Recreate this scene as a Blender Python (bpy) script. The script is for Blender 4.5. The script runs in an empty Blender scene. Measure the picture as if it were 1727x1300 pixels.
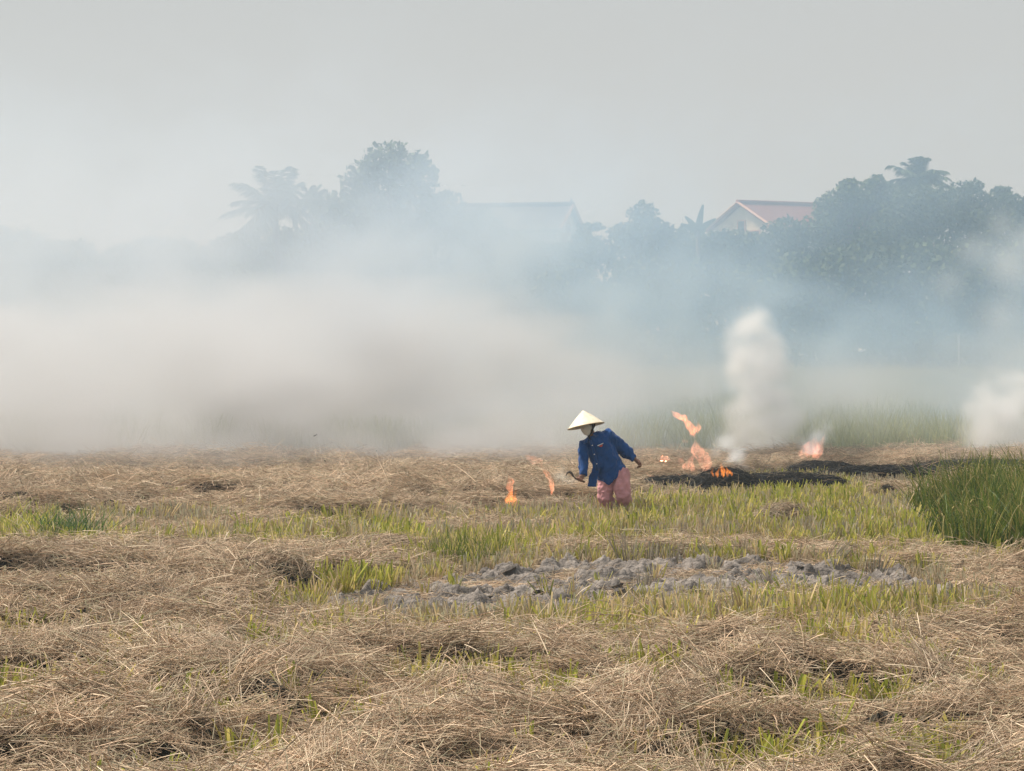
import bpy, bmesh, math, random
import numpy as np
from mathutils import Vector, Matrix, Euler

# ------------------------------------------------------------------ camera, sky, sun, exposure
SC = bpy.context.scene
COL = SC.collection
F = 3597.0                                   # focal length in photo pixels (photo 1727 x 1300)
CAMH = 2.6
TH = math.atan(110.0 / F)
cam_d = bpy.data.cameras.new('camera')
cam = bpy.data.objects.new('camera', cam_d)
COL.objects.link(cam)
cam.location = (0, 0, CAMH)
cam.rotation_euler = (math.radians(90) - TH, 0, 0)
cam_d.sensor_width = 36.0
cam_d.lens = 36.0 * F / 1727.0
cam_d.clip_start = 0.5
cam_d.clip_end = 3000
SC.camera = cam

SUN_EL, SUN_AZ = math.radians(56), math.radians(-62)     # azimuth measured from +Y (view direction) towards +X
world = bpy.data.worlds.new('World')
SC.world = world
world.use_nodes = True
wn, wl = world.node_tree.nodes, world.node_tree.links
wn.clear()
w_out = wn.new('ShaderNodeOutputWorld')
w_bg = wn.new('ShaderNodeBackground')
w_bg.inputs['Strength'].default_value = 0.1
w_sky = wn.new('ShaderNodeTexSky')
w_sky.sky_type = 'NISHITA'
w_sky.sun_disc = False
w_sky.sun_elevation = SUN_EL
w_sky.sun_rotation = SUN_AZ
w_sky.air_density = 1.6
w_sky.dust_density = 6.0
w_geo = wn.new('ShaderNodeTexCoord')
w_sep = wn.new('ShaderNodeSeparateXYZ')
w_map = wn.new('ShaderNodeMapRange')
w_map.inputs['From Min'].default_value = 0.0
w_map.inputs['From Max'].default_value = 0.35
w_ramp = wn.new('ShaderNodeValToRGB')        # the even overcast veil: warm near the horizon, cooler above
w_ramp.color_ramp.elements[0].color = (0.600, 0.590, 0.568, 1)
w_ramp.color_ramp.elements[1].color = (0.545, 0.600, 0.635, 1)
w_gain = wn.new('ShaderNodeVectorMath')
w_gain.operation = 'SCALE'
w_gain.inputs['Scale'].default_value = 7.4
w_mix = wn.new('ShaderNodeMix')
w_mix.data_type = 'RGBA'
w_mix.inputs['Factor'].default_value = 0.92
wl.new(w_geo.outputs['Generated'], w_sep.inputs[0])
wl.new(w_sep.outputs['Z'], w_map.inputs['Value'])
wl.new(w_map.outputs[0], w_ramp.inputs[0])
wl.new(w_ramp.outputs[0], w_gain.inputs[0])
wl.new(w_sky.outputs[0], w_mix.inputs['A'])
wl.new(w_gain.outputs[0], w_mix.inputs['B'])
wl.new(w_mix.outputs['Result'], w_bg.inputs['Color'])
wl.new(w_bg.outputs[0], w_out.inputs['Surface'])

sun_d = bpy.data.lights.new('sun', 'SUN')
sun_d.energy = 4.6
sun_d.angle = math.radians(11)
sun_d.color = (1.0, 0.94, 0.84)
sun = bpy.data.objects.new('sun', sun_d)
COL.objects.link(sun)
sd = Vector((math.sin(SUN_AZ) * math.cos(SUN_EL), math.cos(SUN_AZ) * math.cos(SUN_EL), math.sin(SUN_EL)))
sun.rotation_euler = sd.to_track_quat('Z', 'Y').to_euler()
sun.location = (0, 20, 60)

SC.view_settings.view_transform = 'Standard'
SC.view_settings.look = 'None'
SC.view_settings.exposure = 0.42
SC.view_settings.gamma = 1.0
SC.view_settings.use_curve_mapping = False
SC.render.engine = 'CYCLES'
cy = SC.cycles
cy.use_denoising = True
cy.max_bounces = 8
cy.diffuse_bounces = 2
cy.glossy_bounces = 2
cy.transmission_bounces = 3
cy.transparent_max_bounces = 8
cy.volume_bounces = 3
cy.volume_max_steps = 256
cy.sample_clamp_indirect = 4.0

rng = np.random.default_rng(7)
random.seed(7)

# ------------------------------------------------------------------ helpers
def P(px, py, Y):
    """the point of the place at depth Y that the photograph shows at pixel (px, py)"""
    dx, dy = (px - 863.5) / F, (650.0 - py) / F
    d = Vector((dx, math.cos(TH) + dy * math.sin(TH), -math.sin(TH) + dy * math.cos(TH)))
    return Vector((0, 0, CAMH)) + d * (Y / d.y)

def G(px, py, z=0.0):
    dx, dy = (px - 863.5) / F, (650.0 - py) / F
    d = Vector((dx, math.cos(TH) + dy * math.sin(TH), -math.sin(TH) + dy * math.cos(TH)))
    return Vector((0, 0, CAMH)) + d * ((z - CAMH) / d.z)

def tag(o, label=None, cat=None, group=None, kind=None):
    if label: o['label'] = label
    if cat: o['category'] = cat
    if group: o['group'] = group
    if kind: o['kind'] = kind
    return o

def empty(name, loc, rz=0.0):
    o = bpy.data.objects.new(name, None)
    COL.objects.link(o)
    o.location = loc
    o.rotation_euler = (0, 0, rz)
    o.empty_display_size = 0.2
    return o

def mesh_of(name, V, Fq, cols=None, smooth=False):
    """V (n,3), Fq list of face tuples or (m,k) array"""
    me = bpy.data.meshes.new(name)
    V = np.asarray(V, dtype=np.float32)
    if isinstance(Fq, np.ndarray):
        m, k = Fq.shape
        me.vertices.add(len(V)); me.vertices.foreach_set('co', V.ravel())
        me.loops.add(m * k); me.loops.foreach_set('vertex_index', Fq.astype(np.int32).ravel())
        me.polygons.add(m)
        me.polygons.foreach_set('loop_start', np.arange(0, m * k, k, dtype=np.int32))
        me.polygons.foreach_set('loop_total', np.full(m, k, dtype=np.int32))
        me.update(calc_edges=True)
    else:
        me.from_pydata([tuple(map(float, v)) for v in V], [], Fq)
        me.update()
    if cols is not None:
        a = me.attributes.new('col', 'FLOAT_COLOR', 'POINT')
        c = np.ones((len(V), 4), dtype=np.float32); c[:, :3] = cols
        a.data.foreach_set('color', c.ravel())
    if smooth:
        me.polygons.foreach_set('use_smooth', np.ones(len(me.polygons), dtype=bool))
    return me

def obj(name, me, mat=None, parent=None, loc=None, link=True):
    o = bpy.data.objects.new(name, me)
    if link: COL.objects.link(o)
    if mat is not None: me.materials.append(mat)
    if parent is not None: o.parent = parent
    if loc is not None: o.location = loc
    return o

class MB:
    """collects quads and tris for one mesh"""
    def __init__(s): s.V = []; s.F = []; s.C = []; s.n = 0
    def add(s, V, Fc, col=None):
        V = np.asarray(V, dtype=float)
        s.V.append(V); s.F += [tuple(i + s.n for i in f) for f in Fc]; s.n += len(V)
        s.C.append(np.tile(np.asarray(col if col is not None else (1, 1, 1), dtype=float), (len(V), 1)) if col is None or np.ndim(col) == 1 else np.asarray(col))
    def mesh(s, name, smooth=False, cols=False, origin=None):
        V = np.concatenate(s.V)
        if origin is not None: V = V - np.asarray(origin)
        return mesh_of(name, V, s.F, np.concatenate(s.C) if cols else None, smooth)

def loft(path, radii, seg=16, side=(1, 0, 0), cap=True):
    """closed tube through path; radii = (half width along side, half depth) per ring"""
    pts = [Vector(p) for p in path]
    V = []; Fc = []
    n = len(pts)
    for i, p in enumerate(pts):
        t = (pts[min(i + 1, n - 1)] - pts[max(i - 1, 0)]).normalized()
        s = Vector(side); s = (s - t * s.dot(t))
        s.normalize(); b = t.cross(s)
        ra, rb = radii[i] if isinstance(radii[i], (tuple, list)) else (radii[i], radii[i])
        for k in range(seg):
            a = 2 * math.pi * k / seg
            V.append(p + s * (ra * math.cos(a)) + b * (rb * math.sin(a)))
    for i in range(n - 1):
        for k in range(seg):
            a, b2 = i * seg + k, i * seg + (k + 1) % seg
            Fc.append((a, b2, b2 + seg, a + seg))
    if cap:
        Fc.append(tuple(range(seg - 1, -1, -1)))
        Fc.append(tuple((n - 1) * seg + k for k in range(seg)))
    return [tuple(v) for v in V], Fc

def box(x0, x1, y0, y1, z0, z1):
    V = [(x0, y0, z0), (x1, y0, z0), (x1, y1, z0), (x0, y1, z0), (x0, y0, z1), (x1, y0, z1), (x1, y1, z1), (x0, y1, z1)]
    return V, [(3, 2, 1, 0), (4, 5, 6, 7), (0, 1, 5, 4), (1, 2, 6, 5), (2, 3, 7, 6), (3, 0, 4, 7)]

def ellipsoid(c, r, seg=14, rings=9, M=None):
    V = []; Fc = []
    for i in range(rings + 1):
        th = math.pi * i / rings
        for k in range(seg):
            a = 2 * math.pi * k / seg
            v = Vector((r[0] * math.sin(th) * math.cos(a), r[1] * math.sin(th) * math.sin(a), r[2] * math.cos(th)))
            if M is not None: v = M @ v
            V.append(tuple(Vector(c) + v))
    for i in range(rings):
        for k in range(seg):
            a, b = i * seg + k, i * seg + (k + 1) % seg
            Fc.append((a, a + seg, b + seg, b))
    return V, Fc

# value noise -------------------------------------------------------
def _hash(i, j, k, s):
    h = (i * 374761393 + j * 668265263 + k * 2147483647 + s * 1274126177) & 0xFFFFFFFF
    h = ((h ^ (h >> 13)) * 1274126177) & 0xFFFFFFFF
    h = h ^ (h >> 16)
    return (h & 0xFFFFFF) / float(0xFFFFFF)

def vnoise2(x, y, s=0):
    xi, yi = np.floor(x).astype(np.int64), np.floor(y).astype(np.int64)
    u, v = x - xi, y - yi
    u = u * u * (3 - 2 * u); v = v * v * (3 - 2 * v)
    a = _hash(xi, yi, 0, s); b = _hash(xi + 1, yi, 0, s); c = _hash(xi, yi + 1, 0, s); d = _hash(xi + 1, yi + 1, 0, s)
    return (a * (1 - u) + b * u) * (1 - v) + (c * (1 - u) + d * u) * v

def fbm2(x, y, octv=4, s=0):
    t = 0; a = 0.5; n = 0
    for o in range(octv):
        t = t + a * vnoise2(x * 2 ** o + 17.3 * o, y * 2 ** o - 9.1 * o, s + o); n += a; a *= 0.5
    return t / n

def vnoise3(x, y, z, s=0):
    xi, yi, zi = (np.floor(q).astype(np.int64) for q in (x, y, z))
    u, v, w = x - xi, y - yi, z - zi
    u = u * u * (3 - 2 * u); v = v * v * (3 - 2 * v); w = w * w * (3 - 2 * w)
    r = 0
    for dz in (0, 1):
        for dy in (0, 1):
            for dx in (0, 1):
                r = r + _hash(xi + dx, yi + dy, zi + dz, s) * (u if dx else 1 - u) * (v if dy else 1 - v) * (w if dz else 1 - w)
    return r

def fbm3(x, y, z, octv=4, s=0):
    t = 0; a = 0.5; n = 0
    for o in range(octv):
        t = t + a * vnoise3(x * 2 ** o + 5.7 * o, y * 2 ** o - 3.1 * o, z * 2 ** o + 8.3 * o, s + o); n += a; a *= 0.55
    return t / n

def sstep(a, b, x):
    t = np.clip((x - a) / (b - a), 0, 1)
    return t * t * (3 - 2 * t)

# materials ---------------------------------------------------------
def new_mat(name):
    m = bpy.data.materials.new(name); m.use_nodes = True
    n = m.node_tree.nodes; l = m.node_tree.links
    return m, n, l, n['Principled BSDF'], n['Material Output']

def mat_plain(name, col, rough=0.7, noise=0.0, scale=8.0, bump=0.0, bscale=20.0, spec=0.3):
    m, n, l, b, out = new_mat(name)
    b.inputs['Roughness'].default_value = rough
    b.inputs['Specular IOR Level'].default_value = spec
    b.inputs['Base Color'].default_value = (*col, 1)
    tc = n.new('ShaderNodeTexCoord')
    if noise > 0:
        nz = n.new('ShaderNodeTexNoise'); nz.inputs['Scale'].default_value = scale; nz.inputs['Detail'].default_value = 5
        l.new(tc.outputs['Object'], nz.inputs['Vector'])
        r = n.new('ShaderNodeValToRGB')
        r.color_ramp.elements[0].position = 0.3; r.color_ramp.elements[1].position = 0.7
        r.color_ramp.elements[0].color = (*[c * (1 - noise) for c in col], 1)
        r.color_ramp.elements[1].color = (*[min(1, c * (1 + noise)) for c in col], 1)
        l.new(nz.outputs['Fac'], r.inputs[0]); l.new(r.outputs[0], b.inputs['Base Color'])
    if bump > 0:
        nb = n.new('ShaderNodeTexNoise'); nb.inputs['Scale'].default_value = bscale; nb.inputs['Detail'].default_value = 4
        l.new(tc.outputs['Object'], nb.inputs['Vector'])
        bp = n.new('ShaderNodeBump'); bp.inputs['Strength'].default_value = bump; bp.inputs['Distance'].default_value = 0.03
        l.new(nb.outputs['Fac'], bp.inputs['Height']); l.new(bp.outputs[0], b.inputs['Normal'])
    return m

def mat_leafy(name, transl=0.3, rough=0.6, vary=0.25, gain=1.0):
    """colour from each strand's own 'col', varied a little from clump to clump"""
    m, n, l, b, out = new_mat(name)
    at = n.new('ShaderNodeAttribute'); at.attribute_name = 'col'
    oi = n.new('ShaderNodeObjectInfo')
    mr = n.new('ShaderNodeMapRange'); mr.inputs['To Min'].default_value = gain * (1 - vary); mr.inputs['To Max'].default_value = gain * (1 + vary)
    l.new(oi.outputs['Random'], mr.inputs['Value'])
    sc = n.new('ShaderNodeVectorMath'); sc.operation = 'SCALE'
    l.new(at.outputs['Color'], sc.inputs[0]); l.new(mr.outputs[0], sc.inputs['Scale'])
    l.new(sc.outputs[0], b.inputs['Base Color'])
    b.inputs['Roughness'].default_value = rough
    b.inputs['Specular IOR Level'].default_value = 0.25
    if transl > 0:
        tr = n.new('ShaderNodeBsdfTranslucent'); l.new(sc.outputs[0], tr.inputs['Color'])
        mx = n.new('ShaderNodeMixShader'); mx.inputs[0].default_value = transl
        l.new(b.outputs[0], mx.inputs[1]); l.new(tr.outputs[0], mx.inputs[2]); l.new(mx.outputs[0], out.inputs['Surface'])
    return m

def mat_smoke(name, col, aniso=0.2, dens=None, soot=0.0):
    """scattering tinted by col (thin smoke looks blue before dark things), plus a little soot that absorbs"""
    m = bpy.data.materials.new(name); m.use_nodes = True
    n = m.node_tree.nodes; l = m.node_tree.links; n.clear()
    out = n.new('ShaderNodeOutputMaterial')
    if dens is not None:
        v = n.new('ShaderNodeVolumePrincipled')
        v.inputs['Color'].default_value = (*col, 1)
        v.inputs['Absorption Color'].default_value = (1, 1, 1, 1)
        v.inputs['Anisotropy'].default_value = aniso
        v.inputs['Density'].default_value = dens
        v.inputs['Density Attribute'].default_value = ''
        l.new(v.outputs[0], out.inputs['Volume'])
        return m
    at = n.new('ShaderNodeAttribute'); at.attribute_name = 'density'
    v = n.new('ShaderNodeVolumeScatter'); v.inputs['Color'].default_value = (*col, 1); v.inputs['Anisotropy'].default_value = aniso
    l.new(at.outputs['Fac'], v.inputs['Density'])
    if soot <= 0:
        l.new(v.outputs[0], out.inputs['Volume']); return m
    a = n.new('ShaderNodeVolumeAbsorption'); a.inputs['Color'].default_value = (1 - soot, 1 - soot, 1 - soot * .9, 1)
    l.new(at.outputs['Fac'], a.inputs['Density'])
    ad = n.new('ShaderNodeAddShader'); l.new(v.outputs[0], ad.inputs[0]); l.new(a.outputs[0], ad.inputs[1]); l.new(ad.outputs[0], out.inputs['Volume'])
    return m

# strands -------------------------------------------------------------
def strands(base, d, L, w, bend, col, nseg=3, prof=3, taper=0.3, face=None):
    """N curved stalks (prof=3) or flat blades (prof=2); returns V, quads, colours"""
    N = len(base); R = nseg + 1
    d = d / np.linalg.norm(d, axis=1, keepdims=True)
    if face is None:
        face = rng.normal(size=(N, 3))
    s = np.cross(d, face); s /= np.linalg.norm(s, axis=1, keepdims=True) + 1e-9
    t = np.cross(d, s)
    u = np.linspace(0, 1, R)
    ctr = base[:, None] + d[:, None] * (L[:, None, None] * u[None, :, None]) + bend[:, None] * (L[:, None, None] * (u ** 2)[None, :, None])
    ww = w[:, None] * (1 - (1 - taper) * u[None] ** 2)
    if prof == 2:
        V = np.stack([ctr - s[:, None] * ww[..., None] / 2, ctr + s[:, None] * ww[..., None] / 2], axis=2)
    else:
        V = np.stack([ctr + (s[:, None] * math.cos(a) + t[:, None] * math.sin(a)) * ww[..., None] / 2 for a in (0, 2.094, 4.189)], axis=2)
    k = V.shape[2]
    V = V.reshape(-1, 3)
    b0 = (np.arange(N) * R * k)[:, None, None] + (np.arange(nseg) * k)[None, :, None]
    if prof == 2:
        q = np.stack([b0, b0 + 1, b0 + k + 1, b0 + k], axis=-1).reshape(-1, 4)
    else:
        q = np.concatenate([np.stack([b0 + i, b0 + (i + 1) % 3, b0 + k + (i + 1) % 3, b0 + k + i], axis=-1).reshape(-1, 4) for i in range(3)])
    if col.ndim == 2:
        C = np.repeat(col, R * k, axis=0)
    else:                                                # (N, 2, 3): colour at the root and at the tip
        C = col[:, 0][:, None] * (1 - u)[None, :, None] + col[:, 1][:, None] * u[None, :, None]
        C = np.repeat(C, k, axis=1).reshape(-1, 3)
    return V, q, C

def merge(parts):
    Vs, Qs, Cs, n = [], [], [], 0
    for V, q, C in parts:
        Vs.append(V); Qs.append(q + n); Cs.append(C); n += len(V)
    return np.concatenate(Vs), np.concatenate(Qs), np.concatenate(Cs)

def pick(pal, n, jit=0.15):
    pal = np.asarray(pal, dtype=float)
    return pal[rng.integers(0, len(pal), n)] * (1 + rng.uniform(-jit, jit, (n, 1)))

def scatter(name, pts, eul, scl, idx, protos):
    """one object that instances protos on points"""
    c = bpy.data.collections.new(name + '_kinds')
    for p in protos: c.objects.link(p)
    me = bpy.data.meshes.new(name)
    n = len(pts)
    me.vertices.add(n); me.vertices.foreach_set('co', np.asarray(pts, dtype=np.float32).ravel())
    a = me.attributes.new('rot', 'FLOAT_VECTOR', 'POINT'); a.data.foreach_set('vector', np.asarray(eul, dtype=np.float32).ravel())
    a = me.attributes.new('scl', 'FLOAT', 'POINT'); a.data.foreach_set('value', np.asarray(scl, dtype=np.float32))
    a = me.attributes.new('idx', 'INT', 'POINT'); a.data.foreach_set('value', np.asarray(idx, dtype=np.int32))
    o = obj(name, me)
    g = bpy.data.node_groups.new(name + '_scatter', 'GeometryNodeTree')
    g.interface.new_socket('Geometry', in_out='INPUT', socket_type='NodeSocketGeometry')
    g.interface.new_socket('Geometry', in_out='OUTPUT', socket_type='NodeSocketGeometry')
    n_, l_ = g.nodes, g.links
    gi = n_.new('NodeGroupInput'); go = n_.new('NodeGroupOutput')
    ci = n_.new('GeometryNodeCollectionInfo'); ci.inputs['Collection'].default_value = c
    ci.inputs['Separate Children'].default_value = True; ci.inputs['Reset Children'].default_value = True
    ip = n_.new('GeometryNodeInstanceOnPoints'); ip.inputs['Pick Instance'].default_value = True
    def attr(nm, ty):
        q = n_.new('GeometryNodeInputNamedAttribute'); q.data_type = ty; q.inputs['Name'].default_value = nm
        return q.outputs['Attribute']
    e2r = n_.new('FunctionNodeEulerToRotation')
    l_.new(attr('rot', 'FLOAT_VECTOR'), e2r.inputs[0])
    l_.new(gi.outputs[0], ip.inputs['Points']); l_.new(ci.outputs[0], ip.inputs['Instance'])
    l_.new(attr('idx', 'INT'), ip.inputs['Instance Index']); l_.new(e2r.outputs[0], ip.inputs['Rotation'])
    l_.new(attr('scl', 'FLOAT'), ip.inputs['Scale'])
    l_.new(ip.outputs[0], go.inputs[0])
    md = o.modifiers.new('scatter', 'NODES'); md.node_group = g
    return o

def euler_of(nrm, yaw):
    """euler angles of 'turn by yaw, then stand on the slope nrm'"""
    nrm = nrm / np.linalg.norm(nrm, axis=1, keepdims=True)
    x = np.stack([np.cos(yaw), np.sin(yaw), np.zeros_like(yaw)], 1)
    x = x - nrm * np.sum(x * nrm, 1, keepdims=True); x /= np.linalg.norm(x, axis=1, keepdims=True)
    y = np.cross(nrm, x)
    ry = -np.arcsin(np.clip(x[:, 2], -1, 1)); rx = np.arctan2(y[:, 2], nrm[:, 2]); rz = np.arctan2(x[:, 1], x[:, 0])
    return np.stack([rx, ry, rz], 1)

# ------------------------------------------------------------------ the field: relief and cover
def blob(x, y, px, py, rx, ry):
    """soft ellipse on the ground whose middle the photograph shows at (px, py); radii in metres"""
    c = G(px, py)
    return np.exp(-(((x - c.x) / rx) ** 2 + ((y - c.y) / ry) ** 2))

GREEN = [(70, 926, 1.35, 1.0), (250, 895, 1.3, .7), (560, 930, 1.9, .9), (790, 950, .75, .8), (570, 1010, .5, .7), (640, 900, 1.0, .7),
         (920, 890, 1.0, .7), (1060, 905, 1.2, .9), (1200, 885, 1.5, 2.0), (1330, 850, 1.6, 2.4), (1460, 880, 1.6, 2.6), (1540, 910, 1.0, 2.0), (1000, 925, 1.6, .8),
         (1180, 920, 1.5, .6), (1400, 925, 1.2, .9), (1240, 840, 1.5, 2.0), (1450, 825, 2.0, 2.2), (1140, 868, .9, 1.0), (1250, 910, 1.6, 1.0),
         (950, 1082, 1.0, .5), (1130, 1078, 1.4, .5), (1290, 1072, 1.3, .5), (1400, 1062, .85, .6), (1560, 1050, .7, .5), (760, 1085, .9, .4), (1700, 1055, .8, .5),
         (60, 1200, .40, .36), (250, 1130, .36, .26), (460, 1130, .32, .26), (1010, 1110, .5, .26), (1400, 1118, .6, .30), (1350, 1225, .42, .22), (1500, 1225, .36, .22),
         (1300, 1328, .5, .28), (1540, 1330, .5, .28), (440, 1320, .3, .26), (170, 1195, .3, .28), (840, 1170, .36, .24), (1100, 1170, .4, .24), (330, 1230, .3, .24), (560, 1255, .26, .20), (700, 1185, .26, .18), (930, 1215, .24, .18), (1660, 1205, .26, .2), (120, 1265, .28, .22), (560, 1110, .28, .2), (1560, 1150, .26, .18), (30, 1100, .34, .24)]
MUD = [(700, 1030, 1.1, 1.2), (800, 1025, 1.3, 1.6), (920, 1008, 1.3, 1.75), (1050, 996, 1.3, 1.8), (1180, 990, 1.3, 1.75), (1300, 988, 1.3, 1.6), (1410, 994, 1.0, 1.3), (1490, 1014, .75, .7), (1700, 1026, .8, .4)]

def f_green(x, y):
    g = 0
    for b in GREEN: g = np.maximum(g, blob(x, y, *b))
    return g

def f_rice(x, y):
    return sstep(-.15, .12, x - (4.6 + .1 * (y - 23))) * sstep(21.9, 22.3, y) * (1 - sstep(28.6, 29.2, y))

def f_mud(x, y):
    g = 0
    for b in MUD: g = np.maximum(g, blob(x, y, *b))
    return sstep(0.32, 0.62, g + 0.35 * (fbm2(x * 1.7, y * 1.7, 3, 61) - 0.5))

def f_mudw(x, y):
    g = 0
    for b in MUD: g = np.maximum(g, blob(x, y, b[0], b[1], b[2] + .22, b[3] + .28))
    return sstep(0.28, 0.5, g)

BURNT = [(1222, 836, .8, .8), (1325, 832, 1.15, .9), (1122, 834, .5, .6), (1165, 828, .5, .6), (1388, 809, .8, .7), (1497, 817, 1.3, 1.0), (1660, 806, 1.5, 1.0)]
def f_burnt(x, y):
    g = 0
    for b in BURNT: g = np.maximum(g, blob(x, y, *b))
    return g

def f_straw(x, y):
    """how well the threshed straw covers the stubble, 0..1: long mats with gaps along the combine's rows"""
    f, gapn = rows(x, y)
    gap = np.exp(-((f - 0.3) / 0.25) ** 2)
    s = 0.86 - 1.05 * gap * gapn + 0.95 * (fbm2(x * 1.3, y * 1.6, 3, 21) - 0.5)
    s = s - (1.0 - .30 * (y > 23.5) * sstep(.5, .62, fbm2(x * .8, y * .9, 3, 27))) * sstep(0.15, 0.65, f_green(x, y)) - 1.8 * f_mudw(x, y) - 1.2 * sstep(.3, .6, f_burnt(x, y)) - 1.2 * f_rice(x, y)
    return np.clip(s, 0, 1)

def rows(x, y):
    wv = y / 0.74 + 1.6 * (fbm2(x * 0.3, y * 0.3, 2, 3) - 0.5) + 1.3 * (fbm2(x * 1.2, y * 0.9, 2, 9) - .5) + 0.05 * x
    return wv - np.floor(wv), sstep(0.30, 0.50, fbm2(x * 0.95 + 40, np.floor(wv) * 3.7, 3, 12))

def H(x, y):
    x = np.asarray(x, dtype=float); y = np.asarray(y, dtype=float)
    cov = sstep(0.30, 0.55, f_straw(x, y))
    f, gapn = rows(x, y)
    crest = np.exp(-((f - 0.66) / 0.17) ** 2) * gapn
    lump = 0.34 * np.maximum(fbm2(x * 2.0, y * 2.3, 3, 33) - 0.45, 0) + 0.10 * (fbm2(x * 4.2, y * 5.0, 2, 37) - 0.4) + 0.04 * (fbm2(x * 8, y * 8, 2, 41) - 0.5)
    keep = 1 - .85 * np.maximum(sstep(.05, .4, np.maximum.reduce([f_green(x, y + .25), f_green(x, y + .6), f_green(x, y + 1.0) * (y > 18), f_green(x, y + 1.5) * (y > 20)])) * (y < 27), np.maximum(np.maximum.reduce([sstep(.1, .6, f_mudw(x, y + q_)) for q_ in (.3, .7, 1.1, 1.5, 1.9)]), np.maximum.reduce([f_rice(x, y + .6), f_rice(x, y + 1.2), sstep(.1, .4, f_burnt(x, y + .5))])))
    keep = keep * (1 - .5 * sstep(29, 33, y))
    return 0.01 + cov * (0.08 + (lump + 0.20 * crest) * keep)

def H1(x, y): return float(H(np.array([x]), np.array([y]))[0])

def HN(x, y, e=0.08):
    gx = (H(x + e, y) - H(x - e, y)) / (2 * e); gy = (H(x, y + e) - H(x, y - e)) / (2 * e)
    return np.stack([-gx, -gy, np.ones_like(gx)], 1)

FX, FY0, FY1 = 13.0, 9.0, 39.0
nx, ny = 470, 600
gx, gy = np.meshgrid(np.linspace(-FX, FX, nx), np.linspace(FY0, FY1, ny))
hz = H(gx.ravel(), gy.ravel()).reshape(gx.shape)
gy2 = gy - 0.5 * np.clip(hz - 0.06, 0, 1)                 # the swaths lean over a little on the road side
hz = hz - 0.14 * sstep(0.3, 0.6, f_mud(gx.ravel(), gy.ravel()).reshape(gx.shape))      # the mud patch has its own finer surface above
V = np.stack([gx, gy2, hz], -1).reshape(-1, 3)
ii = (np.arange(ny - 1)[:, None] * nx + np.arange(nx - 1)[None]).ravel()
Q = np.stack([ii, ii + 1, ii + 1 + nx, ii + nx], 1)
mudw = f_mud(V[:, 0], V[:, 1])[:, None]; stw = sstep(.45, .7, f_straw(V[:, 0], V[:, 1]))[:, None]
shaded_soil_c = np.array([0.03, 0.024, 0.015]); shaded_straw_c = np.array([0.095, 0.068, 0.04]); mud_c = np.array([0.26, 0.235, 0.215])  # soil and straw sheet coloured extra dark, painting in the shade of the gaps
cc = shaded_soil_c * (1 - stw) + shaded_straw_c * stw
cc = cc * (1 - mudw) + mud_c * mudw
m, n, l, b, out = new_mat('field_soil')
at = n.new('ShaderNodeAttribute'); at.attribute_name = 'col'
tc = n.new('ShaderNodeTexCoord')
nz = n.new('ShaderNodeTexNoise'); nz.inputs['Scale'].default_value = 14; nz.inputs['Detail'].default_value = 6
l.new(tc.outputs['Object'], nz.inputs['Vector'])
mr = n.new('ShaderNodeMapRange'); mr.inputs['To Min'].default_value = 0.45; mr.inputs['To Max'].default_value = 1.55
l.new(nz.outputs['Fac'], mr.inputs['Value'])
vs = n.new('ShaderNodeVectorMath'); vs.operation = 'SCALE'
l.new(at.outputs['Color'], vs.inputs[0]); l.new(mr.outputs[0], vs.inputs['Scale']); l.new(vs.outputs[0], b.inputs['Base Color'])
b.inputs['Roughness'].default_value = 0.9
bp = n.new('ShaderNodeBump'); bp.inputs['Strength'].default_value = 0.8; bp.inputs['Distance'].default_value = 0.03
nb = n.new('ShaderNodeTexNoise'); nb.inputs['Scale'].default_value = 30; nb.inputs['Detail'].default_value = 5
l.new(tc.outputs['Object'], nb.inputs['Vector']); l.new(nb.outputs['Fac'], bp.inputs['Height']); l.new(bp.outputs[0], b.inputs['Normal'])
M_FIELD = m
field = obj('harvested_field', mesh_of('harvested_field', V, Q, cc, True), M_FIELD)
tag(field, kind='structure')

M_LAND = mat_plain('land_soil', (0.10, 0.10, 0.05), 0.95, 0.3, 0.3)
land = obj('ground', mesh_of('ground', [(-290, -60, -0.06), (290, -60, -0.06), (290, 480, -0.06), (-290, 480, -0.06)], [(0, 1, 2, 3)]), M_LAND)
tag(land, kind='structure')

# ------------------------------------------------------------------ straw, stubble
STRAW = [(0.72, 0.525, 0.355), (0.64, 0.45, 0.30), (0.54, 0.375, 0.25), (0.80, 0.64, 0.46), (0.36, 0.245, 0.16), (0.58, 0.45, 0.305), (0.46, 0.39, 0.25), (0.24, 0.17, 0.11)]
M_STRAW = mat_leafy('straw', 0.12, 0.55, 0.22)
M_LEAF = mat_leafy('stubble', 0.38, 0.5, 0.22)

def straw_tuft(n, combed, rad=0.26, up=0.16, lmin=0.06, lmax=0.27):
    base = np.stack([rng.normal(0, rad * .6, n), rng.normal(0, rad * .6, n), rng.uniform(-0.01, 0.055, n)], 1)
    a = rng.normal(0, 0.42, n) + (rng.random(n) < .5) * math.pi if combed else rng.uniform(0, 2 * math.pi, n)
    el = rng.normal(0.02, up, n)
    el = np.where(rng.random(n) < .06, rng.uniform(.3, .9, n), el)
    d = np.stack([np.cos(a) * np.cos(el), np.sin(a) * np.cos(el), np.sin(el)], 1)
    L = rng.uniform(lmin, lmax, n); w = rng.uniform(0.0026, 0.0058, n); w[rng.random(n) < .08] *= 1.5
    base -= d * (L * 0.45)[:, None] * np.array([1, 1, 0.6])
    bend = rng.normal(0, 0.16, (n, 3)); bend[:, 2] = -np.abs(bend[:, 2]) * 0.9
    c = pick(STRAW, n, 0.2)
    c[rng.random(n) < 0.07] *= 1.35
    return strands(base, d, L, w, bend, c, 3, 3, 0.5)

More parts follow.
